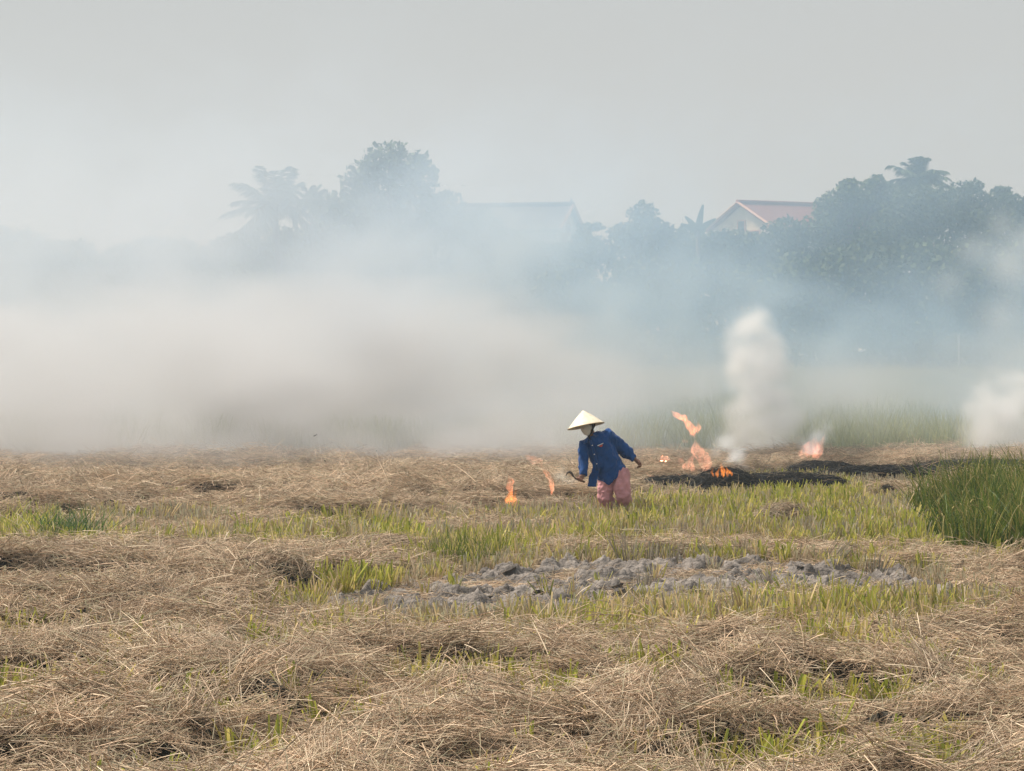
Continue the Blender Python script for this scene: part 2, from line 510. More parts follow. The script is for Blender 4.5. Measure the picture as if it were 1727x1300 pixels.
def stubble_tuft(n, pal, hmin, hmax, wmin, wmax, splay=0.22, rad=0.05, taper=0.75, bend=0.1):
    a = rng.uniform(0, 2 * math.pi, n); r = rad * np.sqrt(rng.random(n))
    base = np.stack([r * np.cos(a), r * np.sin(a), np.full(n, -0.03)], 1)
    d = np.stack([rng.normal(0, splay, n), rng.normal(0, splay, n), np.ones(n)], 1) + base * np.array([2.5, 2.5, 0])
    L = rng.uniform(hmin, hmax, n); w = rng.uniform(wmin, wmax, n)
    bd = np.stack([rng.normal(0, bend, n), rng.normal(0, bend, n), -np.abs(rng.normal(0, bend * .5, n))], 1)
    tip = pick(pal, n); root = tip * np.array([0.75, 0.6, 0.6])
    return strands(base, d, L, w, bd, np.stack([root, tip], 1), 3, 2, taper)

def proto(name, parts, mat):
    V, q, C = merge(parts)
    return obj(name, mesh_of(name, V, q, C), mat, link=False)

GREENS = [(0.27, 0.30, 0.05), (0.40, 0.41, 0.07), (0.50, 0.47, 0.09), (0.56, 0.47, 0.14), (0.20, 0.24, 0.045), (0.45, 0.43, 0.08)]
YELLOWS = [(0.56, 0.47, 0.17), (0.60, 0.46, 0.24), (0.50, 0.45, 0.13), (0.60, 0.46, 0.28), (0.42, 0.39, 0.10)]
DRY = [(0.48, 0.38, 0.25), (0.40, 0.34, 0.24), (0.56, 0.45, 0.3), (0.33, 0.27, 0.17), (0.44, 0.42, 0.27)]

p_straw = [proto('straw_tuft', [straw_tuft(105, False)], M_STRAW) for _ in range(5)] + \
          [proto('straw_swath', [straw_tuft(105, True, 0.20, 0.15, 0.10, 0.36)], M_STRAW) for _ in range(6)]
def stub_protos(nm, pal, k, h0, h1):
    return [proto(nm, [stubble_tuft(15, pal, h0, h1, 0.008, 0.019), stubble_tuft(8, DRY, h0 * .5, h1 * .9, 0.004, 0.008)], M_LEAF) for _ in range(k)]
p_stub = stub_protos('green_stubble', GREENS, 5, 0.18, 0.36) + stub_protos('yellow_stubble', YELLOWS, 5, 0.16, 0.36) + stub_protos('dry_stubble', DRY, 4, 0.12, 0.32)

def in_view(x, y, margin=1.25):
    return np.abs(x) < (0.245 * y * margin + 3.0)

# straw
n0 = 90000
sx = rng.uniform(-FX + .3, FX - .3, n0); sy = rng.uniform(FY0 + .5, 38.8, n0)
keep = in_view(sx, sy) & (f_straw(sx, sy) > 0.40 + 0.3 * rng.random(n0) - .5 * (rng.random(n0) < .07) - 2.2 * (f_mudw(sx, sy) > .3) * (rng.random(n0) < .10))
# nearer ground is shown larger, so it carries more stalks
keep &= rng.random(n0) < np.clip(24.0 / sy, 0.5, 1.0)
sx, sy = sx[keep], sy[keep]
nr = HN(sx, sy, .12); nr[:, :2] *= 0.6
yaw = np.where(rng.random(len(sx)) < .65, rng.normal(0, .55, len(sx)), rng.uniform(0, 6.28, len(sx)))
sz = H(sx, sy)
pts = np.stack([sx, sy - 0.5 * np.clip(sz - 0.06, 0, 1), sz + rng.uniform(-0.01, 0.05, len(sx))], 1)
sw = rng.random(len(sx)) < 0.45
idx = np.where(sw, rng.integers(0, 6, len(sx)), 6 + rng.integers(0, 5, len(sx)))      # names sort: straw_swath*, straw_tuft*
straw = scatter('straw', pts, euler_of(nr, yaw), rng.uniform(0.75, 1.25, len(sx)), idx, p_straw)
tag(straw, 'cut tan rice straw strewn in loose swaths over the harvested field', 'straw', kind='stuff')
print('straw tufts', len(sx))

# stubble
n0 = 44000
tx = rng.uniform(-FX + .3, FX - .3, n0); ty = rng.uniform(FY0 + .5, 38.8, n0)
g = f_green(tx, ty); mu = f_mud(tx, ty); st = f_straw(tx, ty)
dens = np.clip(1.15 * sstep(0.2, .6, g), 0, 1) + 0.8 * (1 - sstep(.3, .6, st)) + 0.085
dens *= (1 - 0.97 * mu) * (1 - f_rice(tx, ty - .1)) * (1 - .9 * sstep(.35, .6, f_burnt(tx, ty)))
keep = in_view(tx, ty) & (rng.random(n0) < dens)
tx, ty, g = tx[keep], ty[keep], g[keep]
nn = len(tx)
tone = fbm2(tx * 0.5, ty * 0.4, 3, 91) + rng.normal(0, .12, nn) + 0.16 * (ty > 24)
row = np.where(ty < 24, 0.0, 0.12)
kind = np.where(tone < 0.56, 1, np.where(tone < 0.72, 2, 0))          # sorted names: dry(0), green(1), yellow(2)
kind = np.where((g < 0.3) & (rng.random(nn) < .45), 0, kind)
kind = np.where((ty > 23.5) & (rng.random(nn) < .33), 0, kind)
idx = np.where(kind == 0, rng.integers(0, 4, nn), np.where(kind == 1, 4 + rng.integers(0, 5, nn), 9 + rng.integers(0, 5, nn)))
pts = np.stack([tx, ty, H(tx, ty) * 0.7], 1)
nr = np.stack([rng.normal(0, .12, nn), rng.normal(0, .12, nn), np.ones(nn)], 1)
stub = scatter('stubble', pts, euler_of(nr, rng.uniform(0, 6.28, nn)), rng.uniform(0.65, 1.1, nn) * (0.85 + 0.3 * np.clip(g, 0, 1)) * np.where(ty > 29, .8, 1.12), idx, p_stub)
tag(stub, 'green and yellow cut rice stubble standing between the straw', 'stubble', kind='stuff')
print('stubble', nn)

# ------------------------------------------------------------------ churned mud patch
def Hmud(x, y):
    f = fbm2(x * 2.4, y * 2.4, 4, 71)
    h = 0.03 + 0.26 * (f - .38) + 0.16 * np.abs(fbm2(x * 3.1, y * 5.0, 3, 75) - 0.5) * 2 + 0.10 * (fbm2(x * 7, y * 10, 4, 78) - .45) + .11 * np.abs(fbm2(x * 20, y * 24, 3, 79) - .5)
    return h * sstep(0.15, 0.8, f_mud(x, y)) - 0.03
mnx, mny = 560, 330
ax, ay = np.meshgrid(np.linspace(-1.9, 6.6, mnx), np.linspace(17.2, 24.0, mny))
az = Hmud(ax.ravel(), ay.ravel())
mk = f_mud(ax.ravel(), ay.ravel())
V = np.stack([ax.ravel(), ay.ravel(), az], 1)
ii = (np.arange(mny - 1)[:, None] * mnx + np.arange(mnx - 1)[None]).ravel()
Q = np.stack([ii, ii + 1, ii + 1 + mnx, ii + mnx], 1)
Q = Q[(mk[Q] > 0.12).all(1)]
M_MUD = mat_plain('dry_mud', (0.20, 0.172, 0.152), 0.95, 0.55, 6.0, 1.0, 34.0, 0.1)
mud = obj('mud_patch', mesh_of('mud_patch', V, Q, None, True), M_MUD)
tag(mud, 'grey churned mud patch of dry clods in the middle of the field', 'mud patch', kind='structure')
clod_me = []
for k in range(7):
    bm = bmesh.new(); bmesh.ops.create_icosphere(bm, subdivisions=3, radius=1.0)
    sx_, sy_, sz_ = random.uniform(.8, 1.2), random.uniform(.6, 1.0), random.uniform(.45, .75)
    co = np.array([v.co[:] for v in bm.verts])
    r = 0.55 + .65 * fbm3(co[:, 0] * 2.6 + 9 * k, co[:, 1] * 2.6, co[:, 2] * 2.6, 4, 100 + k) + .35 * fbm3(co[:, 0] * 8 + 9 * k, co[:, 1] * 8, co[:, 2] * 8, 3, 130 + k)
    for v, rr in zip(bm.verts, r):
        v.co *= rr; v.co.x *= sx_; v.co.y *= sy_; v.co.z *= sz_
    me = bpy.data.meshes.new('clod'); bm.to_mesh(me); bm.free(); me.materials.append(M_MUD)
    clod_me.append(me)
cnt = 0
while cnt < 70:
    x, y = random.uniform(-1.8, 6.4), random.uniform(18.0, 23.6)
    if float(f_mud(np.array([x]), np.array([y]))[0]) < 0.55: continue
    r = random.choice([.04, .045, .05, .06, .07, .08, .11]) * random.uniform(.8, 1.2)
    o = obj('clod', clod_me[cnt % 7], None, mud)
    o.location = (x, y, float(Hmud(np.array([x]), np.array([y]))[0]) - r * 0.12)
    o.scale = (r * random.uniform(.9, 1.6), r, r * random.uniform(.3, .5)); o.rotation_euler = (random.uniform(-.5, .5), random.uniform(-.5, .5), random.uniform(0, 6.28))
    cnt += 1

# stubble bundles left standing in the mud
GREY = [(0.33, 0.29, 0.22), (0.27, 0.24, 0.19), (0.38, 0.34, 0.25), (0.2, 0.175, 0.14), (0.3, 0.31, 0.2)]
def clump(name, px, py, parts, label, cat, lean=(0, 0), z=None, mat=None, group=None):
    V, q, C = merge(parts)
    c = G(px, py)
    o = obj(name, mesh_of(name, V, q, C), mat or M_LEAF)
    o.location = (c.x, c.y, 0.0 if z is None else z); o.rotation_euler = (lean[0], lean[1], random.uniform(-.5, .5))
    return tag(o, label, cat, group)
for px, py, n_, h, lean, lb in [
    (1135, 968, 34, .34, (0, -.05), 'dark upright stubble bundle standing in the middle of the grey mud'),
    (1060, 965, 46, .40, (0, -.12), 'grey green stubble clump at the upper edge of the mud patch'),
    (1100, 966, 36, .32, (0, .1), 'brown stubble clump next to the dark upright bundle in mud'),
    (1295, 1003, 30, .30, (0, -.5), 'grey stubble bundle leaning left near the lower edge of the mud'),
    (1088, 1005, 28, .24, (0, .15), 'pale short stubble clump at the lower middle of the mud'),
    (1395, 965, 30, .40, (0, .75), 'pale flattened stubble bundle lying towards the right in mud'),
    (1470, 985, 34, .30, (0, .1), 'grey stubble clump at the right end of the mud patch'),
    (1200, 958, 26, .30, (0, -.6), 'dark stubble bundle tipped over at the upper mud edge'),
    (725, 985, 26, .3, (0, -.7), 'tipped grey stubble bundle at the left end of the mud')]:
    clump('stubble_clump', px, py, [stubble_tuft(n_, GREY, h * .7, h * 1.15, .006, .012, .12, .07, .7, .08)], lb, 'stubble clump', lean, 0.02, None, 'stubble clumps standing in the mud patch')

# ------------------------------------------------------------------ grass tufts and the uncut rice at the right
RICEG = [(0.085, 0.14, 0.022), (0.12, 0.18, 0.03), (0.065, 0.11, 0.018), (0.16, 0.21, 0.04), (0.10, 0.16, 0.025), (0.26, 0.26, 0.06)]
def rice_parts(n, h0, h1, rad, splay, bend, w0=.008, w1=.016, pal=RICEG):
    a = rng.uniform(0, 6.28, n); r = rad * np.sqrt(rng.random(n))
    base = np.stack([r * np.cos(a), r * np.sin(a), np.full(n, -0.02)], 1)
    d = np.stack([rng.normal(0, splay, n), rng.normal(0, splay, n), np.ones(n)], 1)
    L = rng.uniform(h0, h1, n)
    bd = np.stack([rng.normal(0, bend, n), rng.normal(0, bend, n), -np.abs(rng.normal(0, bend * 1.0, n))], 1)
    tip = pick(pal, n, .2)
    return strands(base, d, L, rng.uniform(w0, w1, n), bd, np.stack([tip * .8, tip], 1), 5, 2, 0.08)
c = G(112, 918)
clump('grass_tuft', 112, 930, [rice_parts(420, .42, .72, .38, .34, .30, .008, .016, [(0.11, .22, .06), (.16, .26, .06), (.09, .16, .05)])],
      'bright green bushy grass tuft among the straw at far left', 'grass tuft')
clump('grass_tuft', 28, 926, [rice_parts(260, .38, .72, .36, .25, .25, .009, .017, GREENS)],
      'darker yellow green grass tuft beside the bright bushy one', 'grass tuft')
clump('grass_tuft', 785, 962, [rice_parts(300, .30, .56, .42, .16, .15, .007, .013, [(.16, .21, .04), (.22, .26, .05), (.12, .17, .035)])],
      'dense green grass tuft above the left end of the mud', 'grass tuft')
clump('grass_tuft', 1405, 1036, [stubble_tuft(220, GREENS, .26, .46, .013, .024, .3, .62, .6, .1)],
      'broad bladed yellow green grass tuft below the right end of mud', 'grass tuft')
clump('grass_tuft', 455, 1030, [stubble_tuft(34, GREENS, .18, .30, .010, .018, .25, .16, .7, .1)], 'few green blades growing before the dark hollow straw mound', 'grass tuft')
clump('reed', 1592, 835, [rice_parts(7, .6, 1.0, .03, .07, .08, .010, .016)], 'tall thin green reed rising above the burnt strip', 'reed')
clump('grass_tuft', 60, 845, [rice_parts(14, .3, .55, .08, .2, .2)], 'sparse tall grass sprig standing above straw at left', 'grass tuft')

rp = empty('rice_patch', G(1650, 930))
tag(rp, 'tall dark green uncut rice patch at the right edge', 'rice plants')
leafs, heads = [], []
for k in range(240):
    yy = rng.uniform(22.35, 28.5)
    xl = 4.66 + 0.10 * (yy - 23.0) + 0.35 * rng.random()
    xx = xl + (8.6 - xl) * rng.random() ** 1.0
    edge = min(1.0, 0.62 + 0.38 * (xx - xl) / 0.6)
    V, q, C = rice_parts(44, .5 * edge, 1.12 * edge, .14, .20, .20, .012, .022, RICEG + RICEG + [(.36, .31, .10), (.42, .33, .15), (.30, .29, .07)])
    off = np.array([xx, yy, 0]) - np.array(rp.location)
    leafs.append((V + off, q, C * np.array([1.2, 1.15, 1.0])))
    n = 2
    a = rng.uniform(0, 6.28, n)
    base = np.stack([rng.normal(0, .1, n), rng.normal(0, .1, n), rng.uniform(.6, .8, n) * edge], 1)
    d = np.stack([.5 * np.cos(a), .5 * np.sin(a), np.full(n, .8)], 1)
    V, q, C = strands(base, d, rng.uniform(.18, .28, n), np.full(n, .016), np.stack([.5 * np.cos(a), .5 * np.sin(a), np.full(n, -1.5)], 1), pick([(0.27, .23, .075), (.23, .21, .07), (.30, .25, .09)], n), 5, 3, .5)
    if rng.random() < .5: heads.append((V + off, q, C))
for nm, pp in (('leaves', leafs), ('seed_heads', heads)):
    V, q, C = merge(pp)
    o = obj(nm, mesh_of(nm, V, q, C), M_LEAF, rp); o['kind'] = 'stuff'

# ------------------------------------------------------------------ far rice crop
M_CROP = mat_leafy('rice_crop', 0.25, 0.6, 0.15)
CROPG = [(0.30, 0.33, 0.12), (0.36, 0.37, 0.14), (0.25, 0.29, 0.10)]
CROPY = [(0.34, 0.31, 0.10), (0.28, 0.28, 0.09), (0.38, 0.33, 0.12)]
p_crop = [proto('crop_green', [rice_parts(46, .65, .95, .26, .12, .2, .010, .02, CROPG)], M_CROP) for _ in range(4)] + \
         [proto('crop_yellow', [rice_parts(46, .65, .95, .26, .12, .2, .010, .02, CROPY)], M_CROP) for _ in range(3)]
n0 = 15000
cx = rng.uniform(-30, 30, n0); cyy = 39.6 + 47 * rng.random(n0)
k_ = in_view(cx, cyy, 1.2); cx, cyy = cx[k_], cyy[k_]; n0 = len(cx)
ye = rng.random(n0) < sstep(66, 78, cyy + 6 * (fbm2(cx * .1, cyy * .1, 2, 5) - .5))
idx = np.where(ye, 4 + rng.integers(0, 3, n0), rng.integers(0, 4, n0))
crop = scatter('rice_crop', np.stack([cx, cyy, np.zeros(n0)], 1), np.stack([np.zeros(n0), np.zeros(n0), rng.uniform(0, 6.28, n0)], 1), rng.uniform(.9, 1.12, n0), idx, p_crop)
tag(crop, 'pale green standing rice crop behind the smoke', 'rice crop', kind='stuff')

# ------------------------------------------------------------------ straw mounds and burnt heaps
M_BURNT = mat_leafy('burnt_straw', 0.0, 0.7, 0.1)
BLACK = [(0.012, 0.011, 0.011)] * 4 + [(0.02, 0.018, 0.017)] * 3 + [(0.008, 0.008, 0.008)] * 3 + [(0.05, 0.046, 0.043), (0.13, 0.125, 0.12), (0.22, 0.16, 0.10)]
def heap(name, px, py, w, d, h, n, pal, label, cat, mat, core, group=None, z0=0.0, wid=(.004, .008), ln=(.12, .35)):
    """a heap of stalks lying over a lumpy core"""
    c = G(px, py)
    t = empty(name, (c.x, c.y, z0)); tag(t, label, cat, group)
    bm = bmesh.new(); bmesh.ops.create_icosphere(bm, subdivisions=4, radius=1.0)
    co = np.array([v.co[:] for v in bm.verts])
    sd_ = abs(hash((px, py))) % 1000
    r = 0.25 + 1.25 * fbm3(co[:, 0] * 2.4 * max(1, w) + px, co[:, 1] * 2.6, co[:, 2] * 2.6, 4, 55)
    for v, rr in zip(bm.verts, r): v.co = Vector((v.co.x * w / 2 * rr, v.co.y * d / 2 * rr, max(-.1, v.co.z) * h * rr))
    me = bpy.data.meshes.new('heap_core'); bm.to_mesh(me); bm.free()
    o = obj('heap_core', me, core, t)
    u = rng.uniform(0, 6.28, n); rr = np.sqrt(rng.random(n))
    x, y = np.cos(u) * rr, np.sin(u) * rr
    z = np.sqrt(np.clip(1 - x * x - y * y, 0, 1))
    base = np.stack([x * w / 2, y * d / 2, z * h * (.9 + .2 * rng.random(n)) + .01], 1)
    nrm = np.stack([x / w, y / d, z / (2 * h) + .02], 1); nrm /= np.linalg.norm(nrm, axis=1, keepdims=True)
    if 'hollow' in label:                                  # stalks left out on the road side, baring the shade-dark core
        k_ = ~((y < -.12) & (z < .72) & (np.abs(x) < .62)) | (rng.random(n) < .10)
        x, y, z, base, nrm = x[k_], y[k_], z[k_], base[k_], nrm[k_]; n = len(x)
    a = rng.normal(0, .8, n) + (rng.random(n) < .5) * math.pi
    dd = np.stack([np.cos(a), np.sin(a), rng.normal(0, .2, n)], 1); dd -= nrm * np.sum(dd * nrm, 1, keepdims=True)
    L = rng.uniform(*ln, n)
    base -= dd * (L * .5)[:, None]
    bd = -nrm * rng.uniform(.1, .5, n)[:, None] + rng.normal(0, .12, (n, 3))
    V, q, C = strands(base, dd + nrm * .25, L, rng.uniform(*wid, n), bd, pick(pal, n, .2), 3, 3, .5)
    s_ = obj('stalks', mesh_of('stalks', V, q, C), mat, t); s_['kind'] = 'stuff'
    return t
M_SOOT = mat_plain('soot', (0.012, 0.011, 0.011), 0.9, .4, 12, .8, 30, .1)
M_HOLLOW = mat_plain('hollow_shade_core', (0.035, 0.028, 0.018), 0.9, .4, 20)  # near-black core colour stands in for the shade inside the hollow mounds
M_CORE = mat_plain('straw_core', (0.20, 0.14, 0.08), 0.9, .4, 20)
heap('burnt_heap', 1222, 836, 1.05, .9, .34, 2600, BLACK, 'largest black burnt straw heap with flames on its top', 'burnt straw', M_BURNT, M_SOOT, z0=.02)
heap('burnt_heap', 1325, 832, 1.9, .7, .16, 2200, BLACK, 'flat black burnt strip running right from the largest burnt heap', 'burnt straw', M_BURNT, M_SOOT, z0=.12, ln=(.10, .30))
heap('burnt_heap', 1122, 834, .75, .6, .12, 1000, BLACK, 'small black burnt patch right of the worker', 'burnt straw', M_BURNT, M_SOOT, z0=.12, ln=(.10, .30))
heap('burnt_heap', 1165, 828, .9, .7, .08, 900, BLACK, 'low charred patch joining the small patch and the largest heap', 'burnt straw', M_BURNT, M_SOOT, z0=.12, ln=(.10, .30))
heap('burnt_heap', 1388, 810, 1.2, .7, .16, 1500, BLACK, 'burnt heap with pale flames in the smoke at right', 'burnt straw', M_BURNT, M_SOOT, z0=.12, ln=(.10, .30))
heap('burnt_heap', 1497, 817, 2.3, .7, .15, 3000, BLACK, 'long black burnt strip left of the tall reed', 'burnt straw', M_BURNT, M_SOOT, z0=.12, ln=(.10, .30))
heap('burnt_heap', 1665, 806, 2.6, .7, .15, 3000, BLACK, 'black burnt strip behind the uncut rice at the right edge', 'burnt straw', M_BURNT, M_SOOT, z0=.12, ln=(.10, .30))
for px, py, w, d, h, lb in [
    (466, 1018, .72, .55, .40, 'dark hollow straw mound arched over green stubble at left'),
    (1318, 905, .75, .5, .30, 'brown straw mound in the yellow stubble above the mud'),
    (725, 846, .62, .5, .20, 'low dark straw mound left of the nearest flame'),
    (515, 806, .5, .4, .22, 'small straw mound at the edge of the smoke at left'),
    (1625, 800, 1.1, .7, .28, 'straw mound behind the burnt strip at the right'),
    (905, 835, .75, .6, .24, 'straw mound between the two small flames'),
    (650, 950, 1.3, .7, .22, 'combed grey tan straw mound left of the dense grass tuft'),
    (90, 990, 1.2, .6, .20, 'long straw mound with dark hollow at far left'),
    (1700, 1012, 1.1, .5, .13, 'tan straw mound below the uncut rice at right')]:
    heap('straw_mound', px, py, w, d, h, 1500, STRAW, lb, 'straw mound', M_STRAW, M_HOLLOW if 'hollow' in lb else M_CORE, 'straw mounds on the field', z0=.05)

# ------------------------------------------------------------------ trees beyond the rice
M_TREE = mat_leafy('tree_leaves', 0.12, 0.8, 0.1)
M_BARK = mat_plain('bark', (0.11, 0.09, 0.07), 0.9, 0.3, 6, 0.5, 12)
TREEG = [(0.065, 0.09, 0.03), (0.08, 0.11, 0.035), (0.05, 0.075, 0.028), (0.095, 0.12, 0.04)]
def leaf_cloud(lobes, leaf=.30, layers=2.2, pal=TREEG):
    Vs, Cs, n_ = [], [], 0
    for c, r in lobes:
        area = 4 * math.pi * ((r[0] * r[1] + r[1] * r[2] + r[0] * r[2]) / 3)
        n = int(layers * area / (leaf * leaf * .45))
        v = rng.normal(size=(n, 3)); v /= np.linalg.norm(v, axis=1, keepdims=True)
        bump = 0.72 + 0.55 * fbm3(v[:, 0] * 2.2 + c[0], v[:, 1] * 2.2 + c[2], v[:, 2] * 2.2, 3, 19)
        rad = (rng.random(n) ** 0.35) * bump
        p = np.asarray(c) + v * rad[:, None] * np.asarray(r)
        t = rng.normal(size=(n, 3)); t[:, 2] -= .3; t /= np.linalg.norm(t, axis=1, keepdims=True)
        s = np.cross(t, rng.normal(size=(n, 3)) + v); s /= np.linalg.norm(s, axis=1, keepdims=True)
        L = leaf * rng.uniform(.6, 1.3, n)[:, None]
        Vs.append(np.stack([p - t * L / 2, p + s * L * .28, p + t * L / 2, p - s * L * .28], 1).reshape(-1, 3))
        Cs.append(np.repeat(pick(pal, n, .2) * (0.8 + .4 * rng.random()), 4, 0))
    V = np.concatenate(Vs); C = np.concatenate(Cs)
    return V, np.arange(len(V)).reshape(-1, 4), C

def tree(name, label, Y, lobes_px, base_px, leaf=.30, layers=2.2, pal=TREEG, cat='tree', group=None, trunk=.28):
    sc_ = F / Y
    lobes = []
    for px, py, rx, ry in lobes_px:
        c = P(px, py, Y + rng.uniform(-1, 1) * rx / sc_ * .5)
        lobes.append((np.array(c[:]), np.array([rx / sc_, (rx + ry) / 2 / sc_, ry / sc_])))
    b = P(base_px, 600, Y); b.z = 0
    t = empty(name, b); tag(t, label, cat, group)
    V, q, C = leaf_cloud(lobes, leaf, layers, pal)
    o = obj('crown', mesh_of('crown', V - np.array(b[:]), q, C), M_TREE, t)
    mb = MB()
    top = np.mean([l_[0] for l_ in lobes], 0)
    mid = Vector((b.x + random.uniform(-.3, .3), b.y, max(top[2] * .45, .8)))
    mb.add(*loft([b - Vector((0, 0, .3)), b.lerp(mid, .5) + Vector((random.uniform(-.15, .15), 0, 0)), mid], [trunk * 1.3, trunk, trunk * .75], 8, (1, 0, 0)))
    for c, r in lobes[:7]:
        e = Vector(c)
        mb.add(*loft([mid - Vector((0, 0, .2)), mid.lerp(e, .55) + Vector((0, 0, .25)), e], [trunk * .55, trunk * .35, trunk * .12], 6, (1, .2, 0)))
    obj('trunk', mb.mesh('trunk', True, origin=b), M_BARK, t)
    return t

def palm(label, Y, px, py, base_px, Lf, nf, trunk_r=.16, droop=.8, name='palm_tree', seed=1):
    rs = np.random.default_rng(seed)
    c = P(px, py, Y); b = P(base_px, 600, Y); b.z = 0
    t = empty(name, b); tag(t, label, 'palm tree')
    mb = MB()
    mb.add(*loft([b - Vector((0, 0, .3)), b.lerp(c, .3) + Vector((.15, 0, 0)), b.lerp(c, .7) + Vector((.12, 0, 0)), c], [trunk_r * 1.4, trunk_r, trunk_r * .85, trunk_r * .8], 8))
    obj('trunk', mb.mesh('trunk', True, origin=b), M_BARK, t)
    for k in range(nf):
        az = 6.283 * k / nf + rs.uniform(-.25, .25); el = [1.25, .75, .35, .0, -.3][k % 5] + rs.uniform(-.15, .15)
        L = Lf * rs.uniform(.85, 1.1)
        d = np.array([math.cos(az) * math.cos(el), math.sin(az) * math.cos(el), math.sin(el)])
        u = np.linspace(0, 1, 12)
        pth = d[None] * (L * u)[:, None] + np.array([0, 0, -droop * .5 * L])[None] * (u ** 2.2)[:, None]
        col = np.array([[.06, .085, .03]]) * rs.uniform(.8, 1.3)
        parts = [strands(np.zeros((1, 3)), d[None], np.array([L]), np.array([.05]), np.array([[0, 0, -droop * .5]]), col, 6, 3, .2)]
        m_ = 80
        uu = rs.uniform(.12, 1, m_)
        base = np.stack([np.interp(uu, u, pth[:, i]) for i in range(3)], 1)
        tg = np.gradient(pth, axis=0); tg = np.stack([np.interp(uu, u, tg[:, i]) for i in range(3)], 1); tg /= np.linalg.norm(tg, axis=1, keepdims=True)
        sdv = np.cross(tg, np.array([0, 0, 1.])); sdv /= np.linalg.norm(sdv, axis=1, keepdims=True) + 1e-6
        sg = np.where(np.arange(m_) % 2, 1, -1)[:, None]
        dd = sdv * sg * .8 + tg * .7 + np.array([0, 0, -.25]) + rs.normal(0, .1, (m_, 3))
        ll = L * .30 * (1.05 - .55 * np.abs(uu - .4) / .6)
        parts.append(strands(base, dd, ll, np.full(m_, .075), np.tile([0, 0, -.35], (m_, 1)), np.repeat(col, m_, 0) * rs.uniform(.8, 1.2, (m_, 1)), 3, 2, .1))
        V, q, C = merge(parts)
        o = obj('frond', mesh_of('frond', V, q, C), M_TREE, t, c - b)
    return t

tree('broadleaf_tree', 'tallest dome shaped tree, hazy blue, left of the middle', 106,
     [(655, 278, 48, 40), (615, 318, 46, 46), (700, 296, 42, 44), (562, 362, 44, 42), (600, 390, 72, 62), (690, 372, 78, 66), (752, 356, 34, 38), (780, 400, 40, 48), (640, 470, 130, 70), (540, 430, 60, 50)], 660, .34, 2.0, trunk=.4)
tree('broadleaf_tree', 'low dark tree crown between the tallest tree and the left house', 104, [(812, 382, 34, 34), (845, 430, 52, 52), (900, 445, 58, 44), (800, 470, 60, 50)], 830)
tree('broadleaf_tree', 'small tree with a flat side branch right of the left house', 106, [(998, 383, 24, 7), (985, 410, 26, 22), (1005, 430, 36, 34), (960, 440, 50, 36)], 990, .26)
tree('broadleaf_tree', 'round green tree standing alone between the two houses', 106, [(1086, 372, 30, 34), (1052, 398, 30, 24), (1112, 394, 26, 26), (1080, 440, 58, 48)], 1085, .27)
tree('broadleaf_tree', 'low bush between the round tree and the red roof', 108, [(1150, 396, 18, 16), (1135, 420, 30, 30), (1185, 420, 40, 34), (1165, 450, 50, 40)], 1160, .26)
tree('broadleaf_tree', 'green tree in front of the red roofed house', 108, [(1250, 422, 48, 34), (1235, 450, 60, 60), (1215, 410, 26, 22), (1330, 470, 60, 60), (1325, 398, 40, 32), (1295, 450, 70, 50)], 1290, .27)
tree('broadleaf_tree', 'large spreading tree left of the right hand palm', 108, [(1438, 336, 40, 34), (1400, 356, 32, 34), (1475, 326, 30, 26), (1448, 392, 72, 56), (1385, 405, 44, 46), (1430, 312, 18, 12), (1478, 306, 16, 12), (1500, 350, 40, 40)], 1440, .22, trunk=.34)
tree('broadleaf_tree', 'dense tree below the right hand palm', 105, [(1535, 372, 56, 56), (1570, 350, 46, 42), (1500, 430, 70, 60)], 1540, .24)
tree('broadleaf_tree', 'hazy blue tree at the right edge', 112, [(1625, 350, 54, 42), (1690, 358, 48, 38), (1655, 420, 100, 70), (1745, 375, 46, 52), (1640, 316, 20, 14), (1690, 326, 20, 14)], 1660, .24, trunk=.34)
tree('broadleaf_tree', 'faint low tree lost in smoke at the far left', 110, [(40, 425, 55, 40), (110, 450, 70, 50), (-30, 420, 60, 50), (30, 480, 110, 60), (150, 490, 80, 50)], 60)
tree('broadleaf_tree', 'faint low tree in smoke left of the left palm', 108, [(255, 425, 44, 28), (305, 440, 50, 36), (215, 455, 60, 44), (270, 480, 90, 60), (350, 490, 70, 50)], 270)
tree('broadleaf_tree', 'low tree crown below the left palm', 110, [(450, 412, 64, 36), (390, 430, 50, 36), (500, 430, 54, 50), (440, 480, 100, 60)], 450)
SHRUB_AT = ['below the left palm', 'left of the tallest tree trunk', 'at the foot of the tallest tree', 'right of the tallest tree foot', 'below the left house', 'below the round lone tree', 'below the banana plant', 'below the red roofed house', 'right of the red roofed house', 'left of the thin pale post', 'below the right hand palm', 'right of the thin pale post', 'at the right edge under the trees', 'left of the left palm in smoke', 'in thick smoke at far left', 'at the left edge in thick smoke']
for q_, (px, py, rx, ry) in enumerate([(420, 520, 90, 70), (560, 540, 100, 70), (700, 540, 100, 80), (840, 530, 90, 80), (960, 520, 90, 80), (1070, 520, 80, 80), (1170, 520, 80, 80), (1270, 525, 80, 80), (1370, 510, 80, 90), (1460, 500, 80, 100), (1550, 500, 80, 100), (1640, 500, 80, 95), (1730, 500, 80, 100), (280, 540, 90, 60), (140, 545, 90, 55), (10, 540, 90, 60)]):
    tree('shrub', 'dark dense shrub ' + SHRUB_AT[q_], 98 + random.uniform(-2, 4), [(px, py, rx, ry), (px + random.uniform(-40, 40), py + 70, rx * 1.1, ry * .6), (px + random.uniform(-50, 50), py - 20, rx * .6, ry * .7)], px, .36, 1.5, cat='shrub', group='shrubs along the far edge of the rice', trunk=.15)

